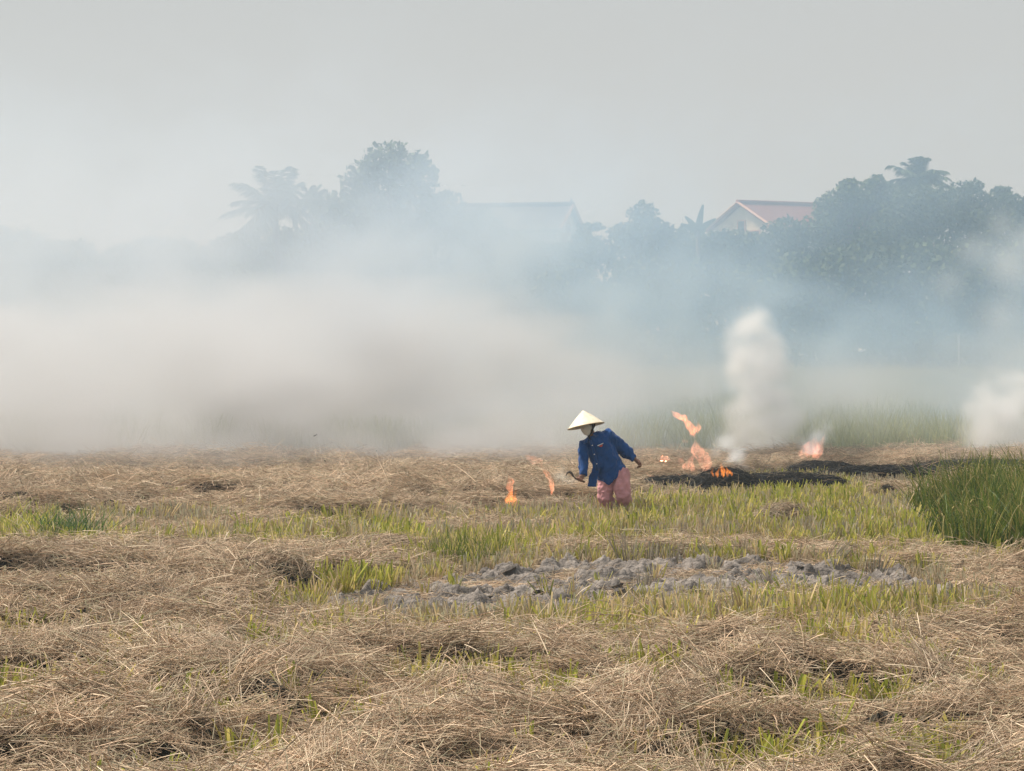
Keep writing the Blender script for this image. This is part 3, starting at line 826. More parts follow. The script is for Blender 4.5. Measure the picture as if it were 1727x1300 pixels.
palm('tall palm tree, faint in smoke, left of the tallest tree', 104, 462, 348, 470, 2.5, 26, .2, .45, seed=3)
palm('small slender palm between the left palm and the tallest tree', 103, 524, 338, 520, 1.2, 12, .08, .6, seed=9)
palm('palm tree rising above the trees at the right', 110, 1546, 305, 1546, 2.0, 26, .17, .75, seed=5)
bp_ = P(1178, 600, 103); bp_.z = 0
bt = empty('banana_plant', bp_); tag(bt, 'banana plant with upright leaf left of the red roof', 'banana plant')
for ang, L in [(.12, 1.5), (-.5, 1.0), (.7, 1.0), (-.9, .8)]:
    e = P(1177, 392, 103) - bp_
    V, q, C = strands(np.array([e[:]]), np.array([[math.sin(ang), -.1, math.cos(ang)]]), np.array([L]), np.array([.36]), np.array([[ang * .3, 0, -.1]]), np.array([[.06, .095, .03]]), 6, 2, .25, np.array([[0, 1., 0]]))
    obj('leaf', mesh_of('leaf', V, q, C), M_TREE, bt)
V, q = loft([(0, 0, -.2), (0, 0, 3), tuple(P(1177, 388, 103) - bp_)], [.14, .12, .08], 8)
obj('stem', mesh_of('stem', V, q, None, True), M_BARK, bt)

# ------------------------------------------------------------------ houses
M_WALL = mat_plain('cream_plaster', (0.62, 0.54, 0.43), 0.85, 0.12, 1.5)
M_WALL2 = mat_plain('grey_plaster', (0.50, 0.51, 0.50), 0.85, 0.12, 1.5)
M_TRIM = mat_plain('trim', (0.5, 0.30, 0.22), 0.8)
M_GLASS = mat_plain('dark_glass', (0.03, 0.035, 0.04), 0.15, spec=.5)
def mat_tiles(name, col):
    m, n, l, b, out = new_mat(name)
    tc = n.new('ShaderNodeTexCoord'); wv = n.new('ShaderNodeTexWave'); wv.bands_direction = 'X'; wv.inputs['Scale'].default_value = 6; wv.inputs['Distortion'].default_value = .6
    l.new(tc.outputs['Object'], wv.inputs['Vector'])
    nz = n.new('ShaderNodeTexNoise'); nz.inputs['Scale'].default_value = 2.5
    l.new(tc.outputs['Object'], nz.inputs['Vector'])
    r = n.new('ShaderNodeValToRGB'); r.color_ramp.elements[0].color = (*[c * .65 for c in col], 1); r.color_ramp.elements[1].color = (*[min(1, c * 1.3) for c in col], 1)
    l.new(nz.outputs['Fac'], r.inputs[0]); l.new(r.outputs[0], b.inputs['Base Color']); b.inputs['Roughness'].default_value = .8
    bp = n.new('ShaderNodeBump'); bp.inputs['Distance'].default_value = .05; l.new(wv.outputs['Fac'], bp.inputs['Height']); l.new(bp.outputs[0], b.inputs['Normal'])
    return m
M_ROOFR = mat_tiles('red_roof_tiles', (0.33, 0.10, 0.07))
M_ROOFG = mat_tiles('grey_roof_tiles', (0.13, 0.12, 0.12))
def house(label, apex, rz, Lr, W, zr, ze, wallm, roofm, finial=False):
    """ridge runs along local +x from the gable apex; local y is the gable axis"""
    t = empty('house', (apex.x, apex.y, 0), rz); tag(t, label, 'house')
    w = W / 2 - .35; zw = ze + (zr - ze) * .35 / (W / 2)
    V = [(.3, -w, -.2), (.3, w, -.2), (.3, w, zw - .12), (.3, 0, zr - .14), (.3, -w, zw - .12)]
    V += [(Lr - .3, y, z) for (_, y, z) in V]
    Fc = [(0, 1, 2, 3, 4), (9, 8, 7, 6, 5), (0, 5, 6, 1), (1, 6, 7, 2), (2, 7, 8, 3), (3, 8, 9, 4), (4, 9, 5, 0)]
    obj('wall', mesh_of('wall', V, Fc), wallm, t)
    for sg in (-1, 1):
        V = [(0, 0, zr), (Lr, 0, zr), (Lr, sg * W / 2, ze), (0, sg * W / 2, ze)]
        V += [(x, y, z - .14) for x, y, z in V]
        Fc = [(0, 1, 2, 3), (7, 6, 5, 4), (0, 4, 5, 1), (1, 5, 6, 2), (2, 6, 7, 3), (3, 7, 4, 0)]
        o = obj('roof', mesh_of('roof', V, Fc), roofm, t)
        mb = MB()
        a, b_ = Vector((-.06, sg * .02, zr + .03)), Vector((-.06, sg * W / 2, ze + .03))
        mb.add(*loft([a, b_], [.10, .10], 4, (1, 0, 0)))
        obj('barge_board', mb.mesh('barge_board'), M_TRIM, o)
    V, q = loft([(-.1, 0, zr + .06), (Lr + .1, 0, zr + .06)], [.16, .16], 8, (0, 1, 0))
    obj('ridge_cap', mesh_of('ridge_cap', V, q), roofm, t)
    for yy, zz in ((-w * .45, ze - .9), (w * .45, ze - .9), (0, ze + .15), (-w * .45, ze - 4), (w * .45, ze - 4)):
        ww, hh = (.5, .65) if zz < ze else (.35, .3)
        mb = MB()
        for bx in ((.24, .29, yy - ww - .08, yy - ww, zz - hh, zz + hh), (.24, .29, yy + ww, yy + ww + .08, zz - hh, zz + hh), (.24, .29, yy - ww - .08, yy + ww + .08, zz + hh, zz + hh + .08), (.24, .29, yy - ww - .08, yy + ww + .08, zz - hh - .08, zz - hh)):
            mb.add(*box(*bx))
        f_ = obj('window', mb.mesh('window'), M_TRIM, t)
        V, q = box(.27, .295, yy - ww, yy + ww, zz - hh, zz + hh)
        obj('pane', mesh_of('pane', V, q), M_GLASS, f_)
    if finial:
        V, q = loft([(.1, 0, zr), (.1, 0, zr + .25), (.1, 0, zr + .5)], [.09, .07, .02], 6)
        obj('finial', mesh_of('finial', V, q), roofm, t)
    return t
a_ = P(1245, 342, 140)
house('two storey cream house with a red tiled gable roof', a_, math.radians(30), 11, 7.2, a_.z, a_.z - 1.65, M_WALL, M_ROOFR)
a_ = P(966, 346, 130)
house('hazy grey roofed house right of the tallest tree', a_, math.radians(180 - 14), 9, 7.2, a_.z, a_.z - 1.6, M_WALL2, M_ROOFG, True)

# pale post, white bird
b_ = P(1617, 600, 92); b_.z = 0
po = empty('post', b_); tag(po, 'thin pale post in front of the dark trees at right', 'post')
M_PALE = mat_plain('pale_concrete', (.36, .36, .36), .8, .15, 4)
V, q = loft([(0, 0, -.2), (0, 0, 1.9)], [.045, .04], 8); obj('shaft', mesh_of('shaft', V, q), M_PALE, po)
V, q = loft([(0, 0, 1.9), (0, 0, 1.98)], [.06, .05], 8); obj('cap', mesh_of('cap', V, q), M_PALE, po)
c_ = P(1452, 592, 84)
bd_ = MB()
bd_.add(*loft([(-.22, 0, 0), (-.1, 0, .02), (.08, 0, .02), (.2, 0, .05), (.28, 0, .09), (.36, 0, .08)], [.01, .06, .07, .03, .025, .006], 8, (0, 1, 0)))
bird = obj('white_bird', bd_.mesh('white_bird', True), mat_plain('white_feathers', (.8, .8, .78), .8), None, c_)
bird.scale = (.6, .6, .6)
tag(bird, 'tiny white bird flying low before the dark trees', 'bird')
for sg in (-1, 1):
    V = [(.08, sg * .03, .04), (-.1, sg * .03, .04), (-.12, sg * .25, .16), (.02, sg * .28, .17), (-.16, sg * .48, .10), (-.06, sg * .5, .105),
         (.08, sg * .03, .02), (-.1, sg * .03, .03), (-.12, sg * .25, .145), (.02, sg * .28, .155), (-.16, sg * .48, .09), (-.06, sg * .5, .095)]
    obj('wing', mesh_of('wing', V, [(0, 1, 2, 3), (3, 2, 4, 5), (9, 8, 7, 6), (11, 10, 8, 9), (0, 3, 9, 6), (3, 5, 11, 9), (1, 7, 8, 2), (2, 8, 10, 4), (4, 10, 11, 5), (0, 6, 7, 1)]), bird.data.materials[0], bird)
for i, (px, py, yy, lb) in enumerate([(549, 778, 33, 'dark ash flake floating above the straw at left'), (529, 735, 35, 'thin ash flake drifting high in the grey smoke'), (635, 760, 35, 'small ash flake in smoke right of the dark one')]):
    V, q, C = strands(np.zeros((1, 3)), rng.normal(size=(1, 3)) + np.array([[1, 0, .5]]), np.array([.06]), np.array([.022]), np.array([[0, 0, .3]]), np.array([[.03, .03, .035]]), 4, 3, .3)
    tag(obj('ash_flake', mesh_of('ash_flake', V, q, C), M_BURNT, None, P(px, py, yy)), lb, 'ash', 'ash flakes floating in the smoke')

# ------------------------------------------------------------------ the worker
YP = 27.4
K = F / YP
def W(px, py, dy=0.0):
    """point of the figure at photo pixel (px, py), dy metres behind (+) or before (-) its middle"""
    return P(px, py, YP + dy)
def R(px): return px / K
M_SKIN = mat_plain('skin', (0.23, 0.115, 0.075), 0.55, .12, 30, .1, 60, .35)
def mat_cloth(name, col, weave=500, fold=.5, fscale=9):
    m, n, l, b, out = new_mat(name)
    tc = n.new('ShaderNodeTexCoord')
    nz = n.new('ShaderNodeTexNoise'); nz.inputs['Scale'].default_value = 7; nz.inputs['Detail'].default_value = 4
    l.new(tc.outputs['Object'], nz.inputs['Vector'])
    r = n.new('ShaderNodeValToRGB'); r.color_ramp.elements[0].color = (*[c * .78 for c in col], 1); r.color_ramp.elements[1].color = (*[min(1, c * 1.2) for c in col], 1)
    r.color_ramp.elements[0].position = .3; r.color_ramp.elements[1].position = .7
    l.new(nz.outputs['Fac'], r.inputs[0]); l.new(r.outputs[0], b.inputs['Base Color'])
    b.inputs['Roughness'].default_value = .85; b.inputs['Specular IOR Level'].default_value = .2
    b.inputs['Sheen Weight'].default_value = .15
    mp = n.new('ShaderNodeMapping'); mp.inputs['Rotation'].default_value = (0, .5, 0); mp.inputs['Scale'].default_value = (1.0, 1.0, .35)
    l.new(tc.outputs['Object'], mp.inputs[0])
    nf = n.new('ShaderNodeTexNoise'); nf.inputs['Scale'].default_value = fscale; nf.inputs['Detail'].default_value = 2; nf.inputs['Distortion'].default_value = .6
    l.new(mp.outputs[0], nf.inputs['Vector'])
    bp = n.new('ShaderNodeBump'); bp.inputs['Strength'].default_value = fold; bp.inputs['Distance'].default_value = .06
    l.new(nf.outputs['Fac'], bp.inputs['Height']); l.new(bp.outputs[0], b.inputs['Normal'])
    return m
M_SHIRT = mat_cloth('blue_cotton', (0.007, 0.058, 0.215), fold=.8)
M_TROUS = mat_cloth('pink_cotton', (0.56, 0.26, 0.265), fold=.9, fscale=7)
M_MASK = mat_cloth('white_cloth', (0.62, 0.59, 0.56), fold=.2)
M_BLACKC = mat_cloth('black_cloth', (0.012, 0.011, 0.013), fold=.2)
M_BUTTON = mat_plain('button', (.75, .75, .75), .4)

root_p = Vector((W(1040, 880).x, YP, 0.0))
def pmesh(name, mb, mat, parent, voxel=None, smooth_it=0, smooth=True):
    me = mb.mesh(name, smooth, origin=root_p)
    o = obj(name, me, mat, parent)
    if parent is None: o.location = root_p
    if voxel:
        rm = o.modifiers.new('remesh', 'REMESH'); rm.mode = 'VOXEL'; rm.voxel_size = voxel; rm.use_smooth_shade = True
        if smooth_it:
            s_ = o.modifiers.new('smooth', 'SMOOTH'); s_.iterations = smooth_it; s_.factor = .5
    return o

def finger(mb, a, b, c, r):
    mb.add(*loft([a, a.lerp(b, .55), b, b.lerp(c, .6), c, c + (c - b) * .12], [r, r * .96, r * .95, r * .85, r * .75, r * .3], 7, (0.3, 1, .2)))

body = MB()
# legs: hip, knee, ankle, foot (the straw hides the feet)
hipR, kneeR, ankR = W(1026, 797, .02), W(1020, 838, -.06), W(1032, 872, .12)
hipL, kneeL, ankL = W(1046, 796, -.02), W(1051, 836, -.16), W(1058, 872, -.02)
for h_, k_, a__ in ((hipR, kneeR, ankR), (hipL, kneeL, ankL)):
    a__.z = .09
    body.add(*loft([h_ + Vector((0, 0, .04)), h_.lerp(k_, .5), k_, k_.lerp(a__, .35), a__], [.085, .075, .055, .055, .036], 12))
    body.add(*loft([a__ + Vector((0, .05, -.05)), a__ + Vector((0, 0, -.03)), a__ + Vector((-.02, -.09, -.055)), a__ + Vector((-.02, -.17, -.07))], [(.03, .03), (.036, .045), (.042, .028), (.035, .014)], 10))
# trunk, neck
body.add(*loft([W(1037, 803), W(1030, 788, -.01), W(1018, 768, -.03), W(1009, 750, -.06), W(1004, 739, -.08), W(1000, 732, -.09)], [(.15, .10), (.14, .095), (.13, .09), (.15, .095), (.13, .07), (.06, .05)], 14, (1, 0, .42)))
neck0, headc = W(1000, 738, -.08), W(991, 716, -.13)
body.add(*loft([neck0, neck0.lerp(headc, .5), headc], [.052, .047, .05], 12))
# head: skull, face, nose, brow, ears; it looks down to the left
hx = Vector((-.55, -.80, -.25)).normalized(); hz_ = Vector((-.22, 0, 1)); hz_ = (hz_ - hx * hz_.dot(hx)).normalized(); hy_ = hz_.cross(hx)
HM = Matrix((hx, hy_, hz_)).transposed()
def HP(f, s_, u): return headc + HM @ Vector((f, s_, u))
body.add(*ellipsoid(HP(-.01, 0, .03), (.094, .074, .095), 16, 12, HM))
body.add(*loft([HP(.03, 0, .05), HP(.042, 0, 0), HP(.04, 0, -.05), HP(.052, 0, -.10)], [(.066, .055), (.064, .05), (.054, .045), (.026, .03)], 14, tuple(hy_)))
body.add(*loft([HP(.085, 0, .025), HP(.098, 0, 0), HP(.108, 0, -.02), HP(.09, 0, -.032)], [.008, .012, .016, .012], 8, tuple(hy_)))
for s_ in (-1, 1):
    body.add(*loft([HP(.083, s_ * .010, .036), HP(.082, s_ * .03, .042), HP(.065, s_ * .055, .034)], [.008, .010, .008], 6, tuple(hz_)))
    body.add(*ellipsoid(HP(-.01, s_ * .076, -.005), (.02, .009, .032), 8, 6, HM))
# arms
shR, elR, wrR = W(984, 749, -.10), W(984, 782, -.13), W(984, 802, -.22)
shL, elL, wrL = W(1024, 733, -.02), W(1051, 758, .06), W(1071, 774, .02)
for a, b_, c_ in ((shR, elR, wrR), (shL, elL, wrL)):
    body.add(*loft([W(1004, 742, -.07).lerp(a, .6), a, a.lerp(b_, .5), b_, b_.lerp(c_, .4), c_], [.05, .05, .042, .036, .036, .026], 12))
# right hand: a fist closed round the sickle handle (handle runs along hd)
hcR = W(977, 809, -.27)
hd = (W(966, 804, -.30) - W(988, 813, -.22)).normalized()
pu = Vector((.25, .35, .9)); pu = (pu - hd * pu.dot(hd)).normalized(); pf = hd.cross(pu)
if pf.y > 0: pf = -pf
body.add(*loft([wrR, wrR.lerp(hcR, .5) + pu * .012, hcR + pu * .018], [(.026, .022), (.034, .022), (.038, .018)], 10, tuple(hd)))
for i, (o_, r_) in enumerate(((.033, .0095), (.012, .010), (-.010, .0098), (-.030, .0085))):
    k0 = hcR + hd * o_ + pu * .022 + pf * .010
    finger(body, k0, k0 + pf * .030 - pu * .022, k0 + pf * .012 - pu * .048, r_)
t0 = hcR + hd * .025 + pu * .012
finger(body, t0, t0 + hd * .028 + pf * .020 - pu * .004, t0 + hd * .034 + pf * .040 - pu * .022, .0105)
# left hand: loosely closed, thumb across
hcL = W(1077, 780, .01)
ld = (hcL - wrL).normalized(); ls = Vector((.3, -.9, .3)); ls = (ls - ld * ls.dot(ld)).normalized(); ln_ = ld.cross(ls)
if ln_.z > 0: ln_ = -ln_
body.add(*loft([wrL, wrL.lerp(hcL, .55), hcL + ld * .012], [(.028, .024), (.046, .027), (.048, .024)], 10, tuple(ls)))
for i, (o_, r_, l_) in enumerate(((.036, .0115, 1.2), (.012, .012, 1.3), (-.012, .0118, 1.2), (-.035, .0105, 1.05))):
    k0 = hcL + ld * .018 + ls * o_
    finger(body, k0, k0 + ld * .030 * l_ + ln_ * .016, k0 + ld * .012 + ln_ * .046 * l_, r_)
t0 = hcL - ld * .03 + ls * .034
finger(body, t0, t0 + ld * .030 + ls * .014 + ln_ * .016, t0 + ld * .052 + ls * .004 + ln_ * .034, .0105)
person = pmesh('person', body, M_SKIN, None, .006, 2)
tag(person, 'worker in conical hat, blue shirt and pink trousers bending among straw', 'person')

for s_ in (-1, 1):
    mb = MB(); mb.add(*ellipsoid(HP(.077, s_ * .031, .018), (.012, .014, .010), 10, 8, HM))
    e_ = pmesh('eye', mb, mat_plain('eye_white', (.7, .68, .66), .3), person)
    mb = MB(); mb.add(*ellipsoid(HP(.086, s_ * .031, .017), (.004, .006, .006), 8, 6, HM))
    pmesh('iris', mb, mat_plain('iris', (.02, .012, .01), .2), e_)
# hair, mask, chin cloth
hair = MB()
hair.add(*ellipsoid(HP(-.028, 0, .042), (.092, .082, .092), 16, 12, HM))
hair.add(*loft([HP(-.085, 0, .02), HP(-.10, .0, -.03), HP(-.095, .01, -.075)], [(.06, .03), (.055, .03), (.02, .015)], 10, tuple(hy_)))
pmesh('hair', hair, M_BLACKC, person, .007, 1)
mk_ = MB()
mk_.add(*loft([HP(.060, 0, .018), HP(.066, 0, -.012), HP(.066, 0, -.05), HP(.058, 0, -.092), HP(.040, 0, -.112)], [(.058, .044), (.071, .052), (.067, .054), (.05, .045), (.028, .028)], 16, tuple(hy_)))
mk_.add(*loft([HP(.03, 0, -.01), HP(.03, 0, -.06)], [(.074, .05), (.066, .05)], 14, tuple(hy_)))
pmesh('face_mask', mk_, M_MASK, person, .006, 2)
st_ = MB()
for s_ in (-1, 1):
    st_.add(*loft([HP(-.005, s_ * .082, .08), HP(.0, s_ * .084, .02), HP(.008, s_ * .078, -.05), HP(.03, s_ * .052, -.105), HP(.045, 0, -.13)], [(.024, .007), (.023, .007), (.022, .007), (.020, .008), (.018, .010)], 10, tuple(hx)))
st_.add(*loft([HP(.045, 0, -.128), HP(.05, .005, -.15), HP(.046, .008, -.19)], [(.018, .014), (.013, .012), (.006, .008)], 8, tuple(hx)))
pmesh('chin_cloth', st_, M_BLACKC, person, .005, 1)

# conical hat
hat_c = W(988.3, 718.5, -.135)
ax_ = Vector((-.12, .14, 1)).normalized() + Vector((-.07, 0, 0)); ax_.normalize()
ex_ = Vector((1, 0, 0)); ex_ = (ex_ - ax_ * ex_.dot(ax_)).normalized(); ey_ = ax_.cross(ex_)
rb_, hh_ = .238, .205
V, Fc = [], []
SEG, RNG_ = 64, 17
for lay in (0, 1):
    for i in range(RNG_ + 1):
        q_ = i / RNG_
        r_ = .004 + (rb_ - .004) * q_ - (.005 if lay else 0) * (1 if q_ > .05 else 0)
        zz = hh_ * (1 - q_) ** 1.0 + .010 * math.sin(math.pi * q_) - (.006 if lay else 0) + (0.0012 if i % 2 else -.0012)
        for k in range(SEG):
            an = 2 * math.pi * k / SEG
            V.append(hat_c + ex_ * (r_ * math.cos(an)) + ey_ * (r_ * math.sin(an)) + ax_ * zz)
off = (RNG_ + 1) * SEG
for i in range(RNG_):
    for k in range(SEG):
        a, b_ = i * SEG + k, i * SEG + (k + 1) % SEG
        Fc.append((a, a + SEG, b_ + SEG, b_)); Fc.append((off + a, off + b_, off + b_ + SEG, off + a + SEG))
for k in range(SEG):
    a, b_ = RNG_ * SEG + k, RNG_ * SEG + (k + 1) % SEG
    Fc.append((a, off + a, off + b_, b_))
Fc.append(tuple(range(SEG)))
hm = MB(); hm.add([tuple(v) for v in V], Fc)
m, n, l, b, out = new_mat('palm_leaf_hat')
tc = n.new('ShaderNodeTexCoord'); nz = n.new('ShaderNodeTexNoise'); nz.inputs['Scale'].default_value = 18; nz.inputs['Detail'].default_value = 5
l.new(tc.outputs['Object'], nz.inputs['Vector'])
r = n.new('ShaderNodeValToRGB'); r.color_ramp.elements[0].color = (.64, .53, .37, 1); r.color_ramp.elements[1].color = (.84, .745, .58, 1)
r.color_ramp.elements[0].position = .25; r.color_ramp.elements[1].position = .7
l.new(nz.outputs['Fac'], r.inputs[0]); l.new(r.outputs[0], b.inputs['Base Color']); b.inputs['Roughness'].default_value = .6
hat = pmesh('conical_hat', hm, m, person)
hr = MB()
ring = [hat_c + ex_ * (rb_ * math.cos(2 * math.pi * k / 48)) + ey_ * (rb_ * math.sin(2 * math.pi * k / 48)) for k in range(49)]
hr.add(*loft(ring, [.005] * 49, 6, tuple(ax_), False))
pmesh('rim', hr, mat_plain('bamboo_rim', (.42, .30, .16), .6), hat)

# shirt: trunk, sleeves, collar, parted hem
sh = MB()
tside = (1, 0, .42)
sh.add(*loft([W(1035, 808, 0), W(1032, 800, 0), W(1026, 785, -.01), W(1018, 769, -.03), W(1010, 754, -.05), W(1005, 743, -.07), W(1001.5, 735.5, -.085), W(1000, 732.5, -.09)],
             [(R(25), .165), (R(25.5), .165), (R(24.5), .15), (R(23.5), .14), (R(23.5), .135), (R(22), .11), (R(14), .085), (R(9.5), .065)], 26, tside))
for a, b_, c_, q_ in ((shR, elR, wrR, 1), (shL, elL, wrL, 1.32)):
    e0 = W(1005, 745, -.07).lerp(a, .55)
    d_ = (b_ - a)
    rr = [.062 * q_, .070 * q_, .068 * q_, .064 * q_, .067 * q_, .063 * q_, .062 * q_, .053, .048]
    sh.add(*loft([e0, a, a.lerp(b_, .3), a.lerp(b_, .62), a.lerp(b_, .88), b_.lerp(c_, .12), b_.lerp(c_, .4), b_.lerp(c_, .72), b_.lerp(c_, .97)], rr, 18))
# left flap (hangs free) and right flap with its point
sh.add(*loft([W(1006, 780, -.14), W(1003, 796, -.15), W(1000, 808, -.155), W(998.5, 821, -.16)], [(R(6), .02), (R(7.2), .012), (R(8.2), .010), (R(9), .010)], 16, (1, 0, -.12)))
sh.add(*loft([W(1030, 785, -.12), W(1030, 800, -.15), W(1027, 810, -.16), W(1024.5, 817, -.165)], [(R(10), .03), (R(10.5), .016), (R(7), .012), (R(3), .008)], 16, (1, 0, 0)))
sh.add(*loft([W(1045, 785, .0), W(1046, 797, 0), W(1046.5, 803, 0)], [(R(9), .14), (R(12), .15), (R(12.2), .15)], 16, (1, 0, .1)))
# soft creases
sh.add(*ellipsoid(shL + Vector((-.01, 0, -.012)), (.085, .08, .078)))
shirt = pmesh('shirt', sh, M_SHIRT, person, .009, 3)
tx_ = bpy.data.textures.new('cloth_creases', 'CLOUDS'); tx_.noise_scale = .09; tx_.noise_depth = 2
dm = shirt.modifiers.new('creases', 'DISPLACE'); dm.texture = tx_; dm.strength = .042; dm.mid_level = .5
for px, py, dy in ((999, 751, -.205), (1002.5, 766, -.195), (1006.5, 782, -.185)):
    mb = MB(); c_ = W(px, py, dy)
    mb.add(*loft([c_, c_ + Vector((-.003, -.009, 0))], [.0075, .006], 10, (1, 0, 0)))
    pmesh('button', mb, M_BUTTON, shirt)
pk = MB()                                                           # placket line
pk.add(*loft([W(995, 743, -.185), W(999, 752, -.198), W(1002.5, 766, -.19), W(1006, 780, -.182), W(1007, 793, -.17)], [(R(2.2), .006)] * 5, 8, (1, 0, .35)))
pmesh('placket', pk, M_SHIRT, shirt)
for pl in ([(999.5, 731, -.16), (1006, 727, -.10), (1011, 733, -.14), (1004, 736.5, -.20)], [(990, 738, -.19), (986.5, 740, -.15), (984, 748, -.19), (991, 746, -.22)]):
    mb = MB(); vs = [W(*p_) for p_ in pl]
    V = [tuple(v) for v in vs] + [tuple(v + Vector((.004, .014, -.004))) for v in vs]
    mb.add(V, [(0, 1, 2, 3), (7, 6, 5, 4), (0, 4, 5, 1), (1, 5, 6, 2), (2, 6, 7, 3), (3, 7, 4, 0)])
    pmesh('collar', mb, M_SHIRT, shirt, smooth=False)
for nm, col, pl, dy in (('emblem', (.55, .06, .04), [(1010, 752.5), (1016.5, 749.2), (1015.5, 753), (1013, 753.6)], -.199), ('emblem_stripe', (.75, .75, .75), [(1007.5, 751.2), (1017.6, 746.9), (1017.4, 748.0), (1008.3, 752.2)], -.201)):
    mb = MB(); vs = [W(p_[0], p_[1], dy) for p_ in pl]
    V = [tuple(v) for v in vs] + [tuple(v + Vector((0, .05, 0))) for v in vs]
    mb.add(V, [(0, 1, 2, 3), (7, 6, 5, 4), (0, 4, 5, 1), (1, 5, 6, 2), (2, 6, 7, 3), (3, 7, 4, 0)])
    pmesh(nm, mb, mat_plain(nm, col, .7), shirt, smooth=False)
# skin of the open neckline belongs to the body; trousers
tr = MB()
tr.add(*loft([W(1034, 790, 0), W(1035, 800, 0), W(1036, 812, 0)], [(R(19), .12), (R(21), .13), (R(19), .12)], 20, (1, 0, .1)))
for h_, k_, a__, w_ in ((hipR, kneeR, ankR, 1.16), (hipL, kneeL, ankL, 1.12)):
    tr.add(*loft([h_ + Vector((0, 0, .03)), h_.lerp(k_, .35), h_.lerp(k_, .75), k_, k_.lerp(a__, .3), k_.lerp(a__, .7), k_.lerp(a__, .92)], [.105 * w_, .100 * w_, .094 * w_, .090 * w_, .088 * w_, .080, .078], 18))
trou = pmesh('trousers', tr, M_TROUS, person, .010, 3)
dm = trou.modifiers.new('creases', 'DISPLACE'); dm.texture = tx_; dm.strength = .05; dm.mid_level = .5

# sickle
M_BLADE = mat_plain('rusty_steel', (0.10, 0.075, 0.06), .5, .35, 30, .2, 60)
M_WOOD = mat_plain('dark_wood', (0.13, 0.075, 0.045), .7, .3, 20)
si = empty('sickle', hcR); tag(si, 'small sickle with a hooked dark blade held in the raised hand', 'sickle')
si['label'] = 'small sickle with hooked dark blade held in the lower hand'
hnd = MB(); hnd.add(*loft([hcR - hd * .085, hcR - hd * .07, hcR, hcR + hd * .06, hcR + hd * .075], [.008, .014, .0125, .013, .008], 10))
obj('handle', hnd.mesh('handle', True, origin=hcR), M_WOOD, si)
bl = MB()
p0 = hcR + hd * .06
bl.add(*loft([p0, W(967.5, 803.5, -.30), W(965, 800, -.30), W(963, 797.2, -.30), W(960.3, 795.8, -.30), W(957.4, 797, -.30), W(955.6, 799.4, -.30), W(954.6, 803, -.30)],
             [(.007, .005), (.010, .004), (.014, .004), (.017, .004), (.017, .004), (.014, .0035), (.008, .003), (.002, .002)], 8, (.2, .1, 1)))
obj('blade', bl.mesh('blade', True, origin=hcR), M_BLADE, si)

# ------------------------------------------------------------------ flames
def mat_flame(name, col, strength, scale=14):
    m = bpy.data.materials.new(name); m.use_nodes = True
    n = m.node_tree.nodes; l = m.node_tree.links; n.clear()
    out = n.new('ShaderNodeOutputMaterial'); em = n.new('ShaderNodeEmission'); em.inputs['Color'].default_value = (*col, 1)
    tc = n.new('ShaderNodeTexCoord'); mp = n.new('ShaderNodeMapping'); mp.inputs['Scale'].default_value = (1, 1, .4)
    nz = n.new('ShaderNodeTexNoise'); nz.inputs['Scale'].default_value = scale; nz.inputs['Detail'].default_value = 2
    l.new(tc.outputs['Object'], mp.inputs[0]); l.new(mp.outputs[0], nz.inputs['Vector'])
    mr = n.new('ShaderNodeMapRange'); mr.inputs['From Min'].default_value = .36; mr.inputs['From Max'].default_value = .68; mr.inputs['To Max'].default_value = strength; mr.inputs['To Min'].default_value = strength * .22
    l.new(nz.outputs['Fac'], mr.inputs['Value']); l.new(mr.outputs[0], em.inputs['Strength']); l.new(em.outputs[0], out.inputs['Volume'])
    m.cycles.volume_step_rate = 0.5
    return m
FL_HOT = mat_flame('flame_hot', (1.0, .27, .03), 26)
FL_MID = mat_flame('flame_mid', (1.0, .29, .13), 16)
FL_PALE = mat_flame('flame_pale', (1.0, .36, .22), 6.5, 9)
def surf(px, py):
    for Y in np.arange(26, 40, .05):
        p = P(px, py, Y)
        if p.z < H1(p.x, p.y) + .06: return Y - .45
    return 40.0
def flame(label, Y, tongues, mat, group='flames in the burning straw'):
    """each tongue: list of (px, py, half width px)"""
    b0 = P(tongues[0][0][0], tongues[0][0][1], Y)
    t = empty('flame', b0); tag(t, label, 'flame', group)
    k = F / Y
    for tg in tongues:
        dy0 = random.uniform(-.06, .06)
        w_max = max(w for _, _, w in tg)
        nf = 3 if w_max < 3 else 5
        mb = MB()
        for f_ in range(nf):                               # a lick is a bundle of thin twisting filaments
            ox, oy = random.uniform(-1, 1) * .6, random.uniform(-1, 1) * .5
            a0, a1 = (0, random.uniform(.6, 1)) if random.random() < .6 else (random.uniform(.1, .35), 1)
            path, rad = [], []
            ph = random.uniform(0, 6.28)
            for i in range(11):
                u = a0 + (a1 - a0) * i / 10
                g_ = u * (len(tg) - 1); k0 = min(int(g_), len(tg) - 2); q_ = g_ - k0
                px = tg[k0][0] * (1 - q_) + tg[k0 + 1][0] * q_; py = tg[k0][1] * (1 - q_) + tg[k0 + 1][1] * q_
                w = (tg[k0][2] * (1 - q_) + tg[k0 + 1][2] * q_) * 1.3
                c = P(px + ox * w + math.sin(ph + u * 7) * w * .35, py, Y + dy0) + Vector((0, (oy * w + math.cos(ph + u * 6) * w * .3) / k, 0))
                env = math.sin(math.pi * min(1, .12 + .88 * i / 10)) ** .7
                path.append(c - b0); rad.append(max(.005, w / k * .8 * env * random.uniform(.8, 1.2)))
            mb.add(*loft(path, rad, 8))
        obj('tongue', mb.mesh('tongue', True), mat, t)
    return t
YA = surf(861, 850); print('flame depth', YA)
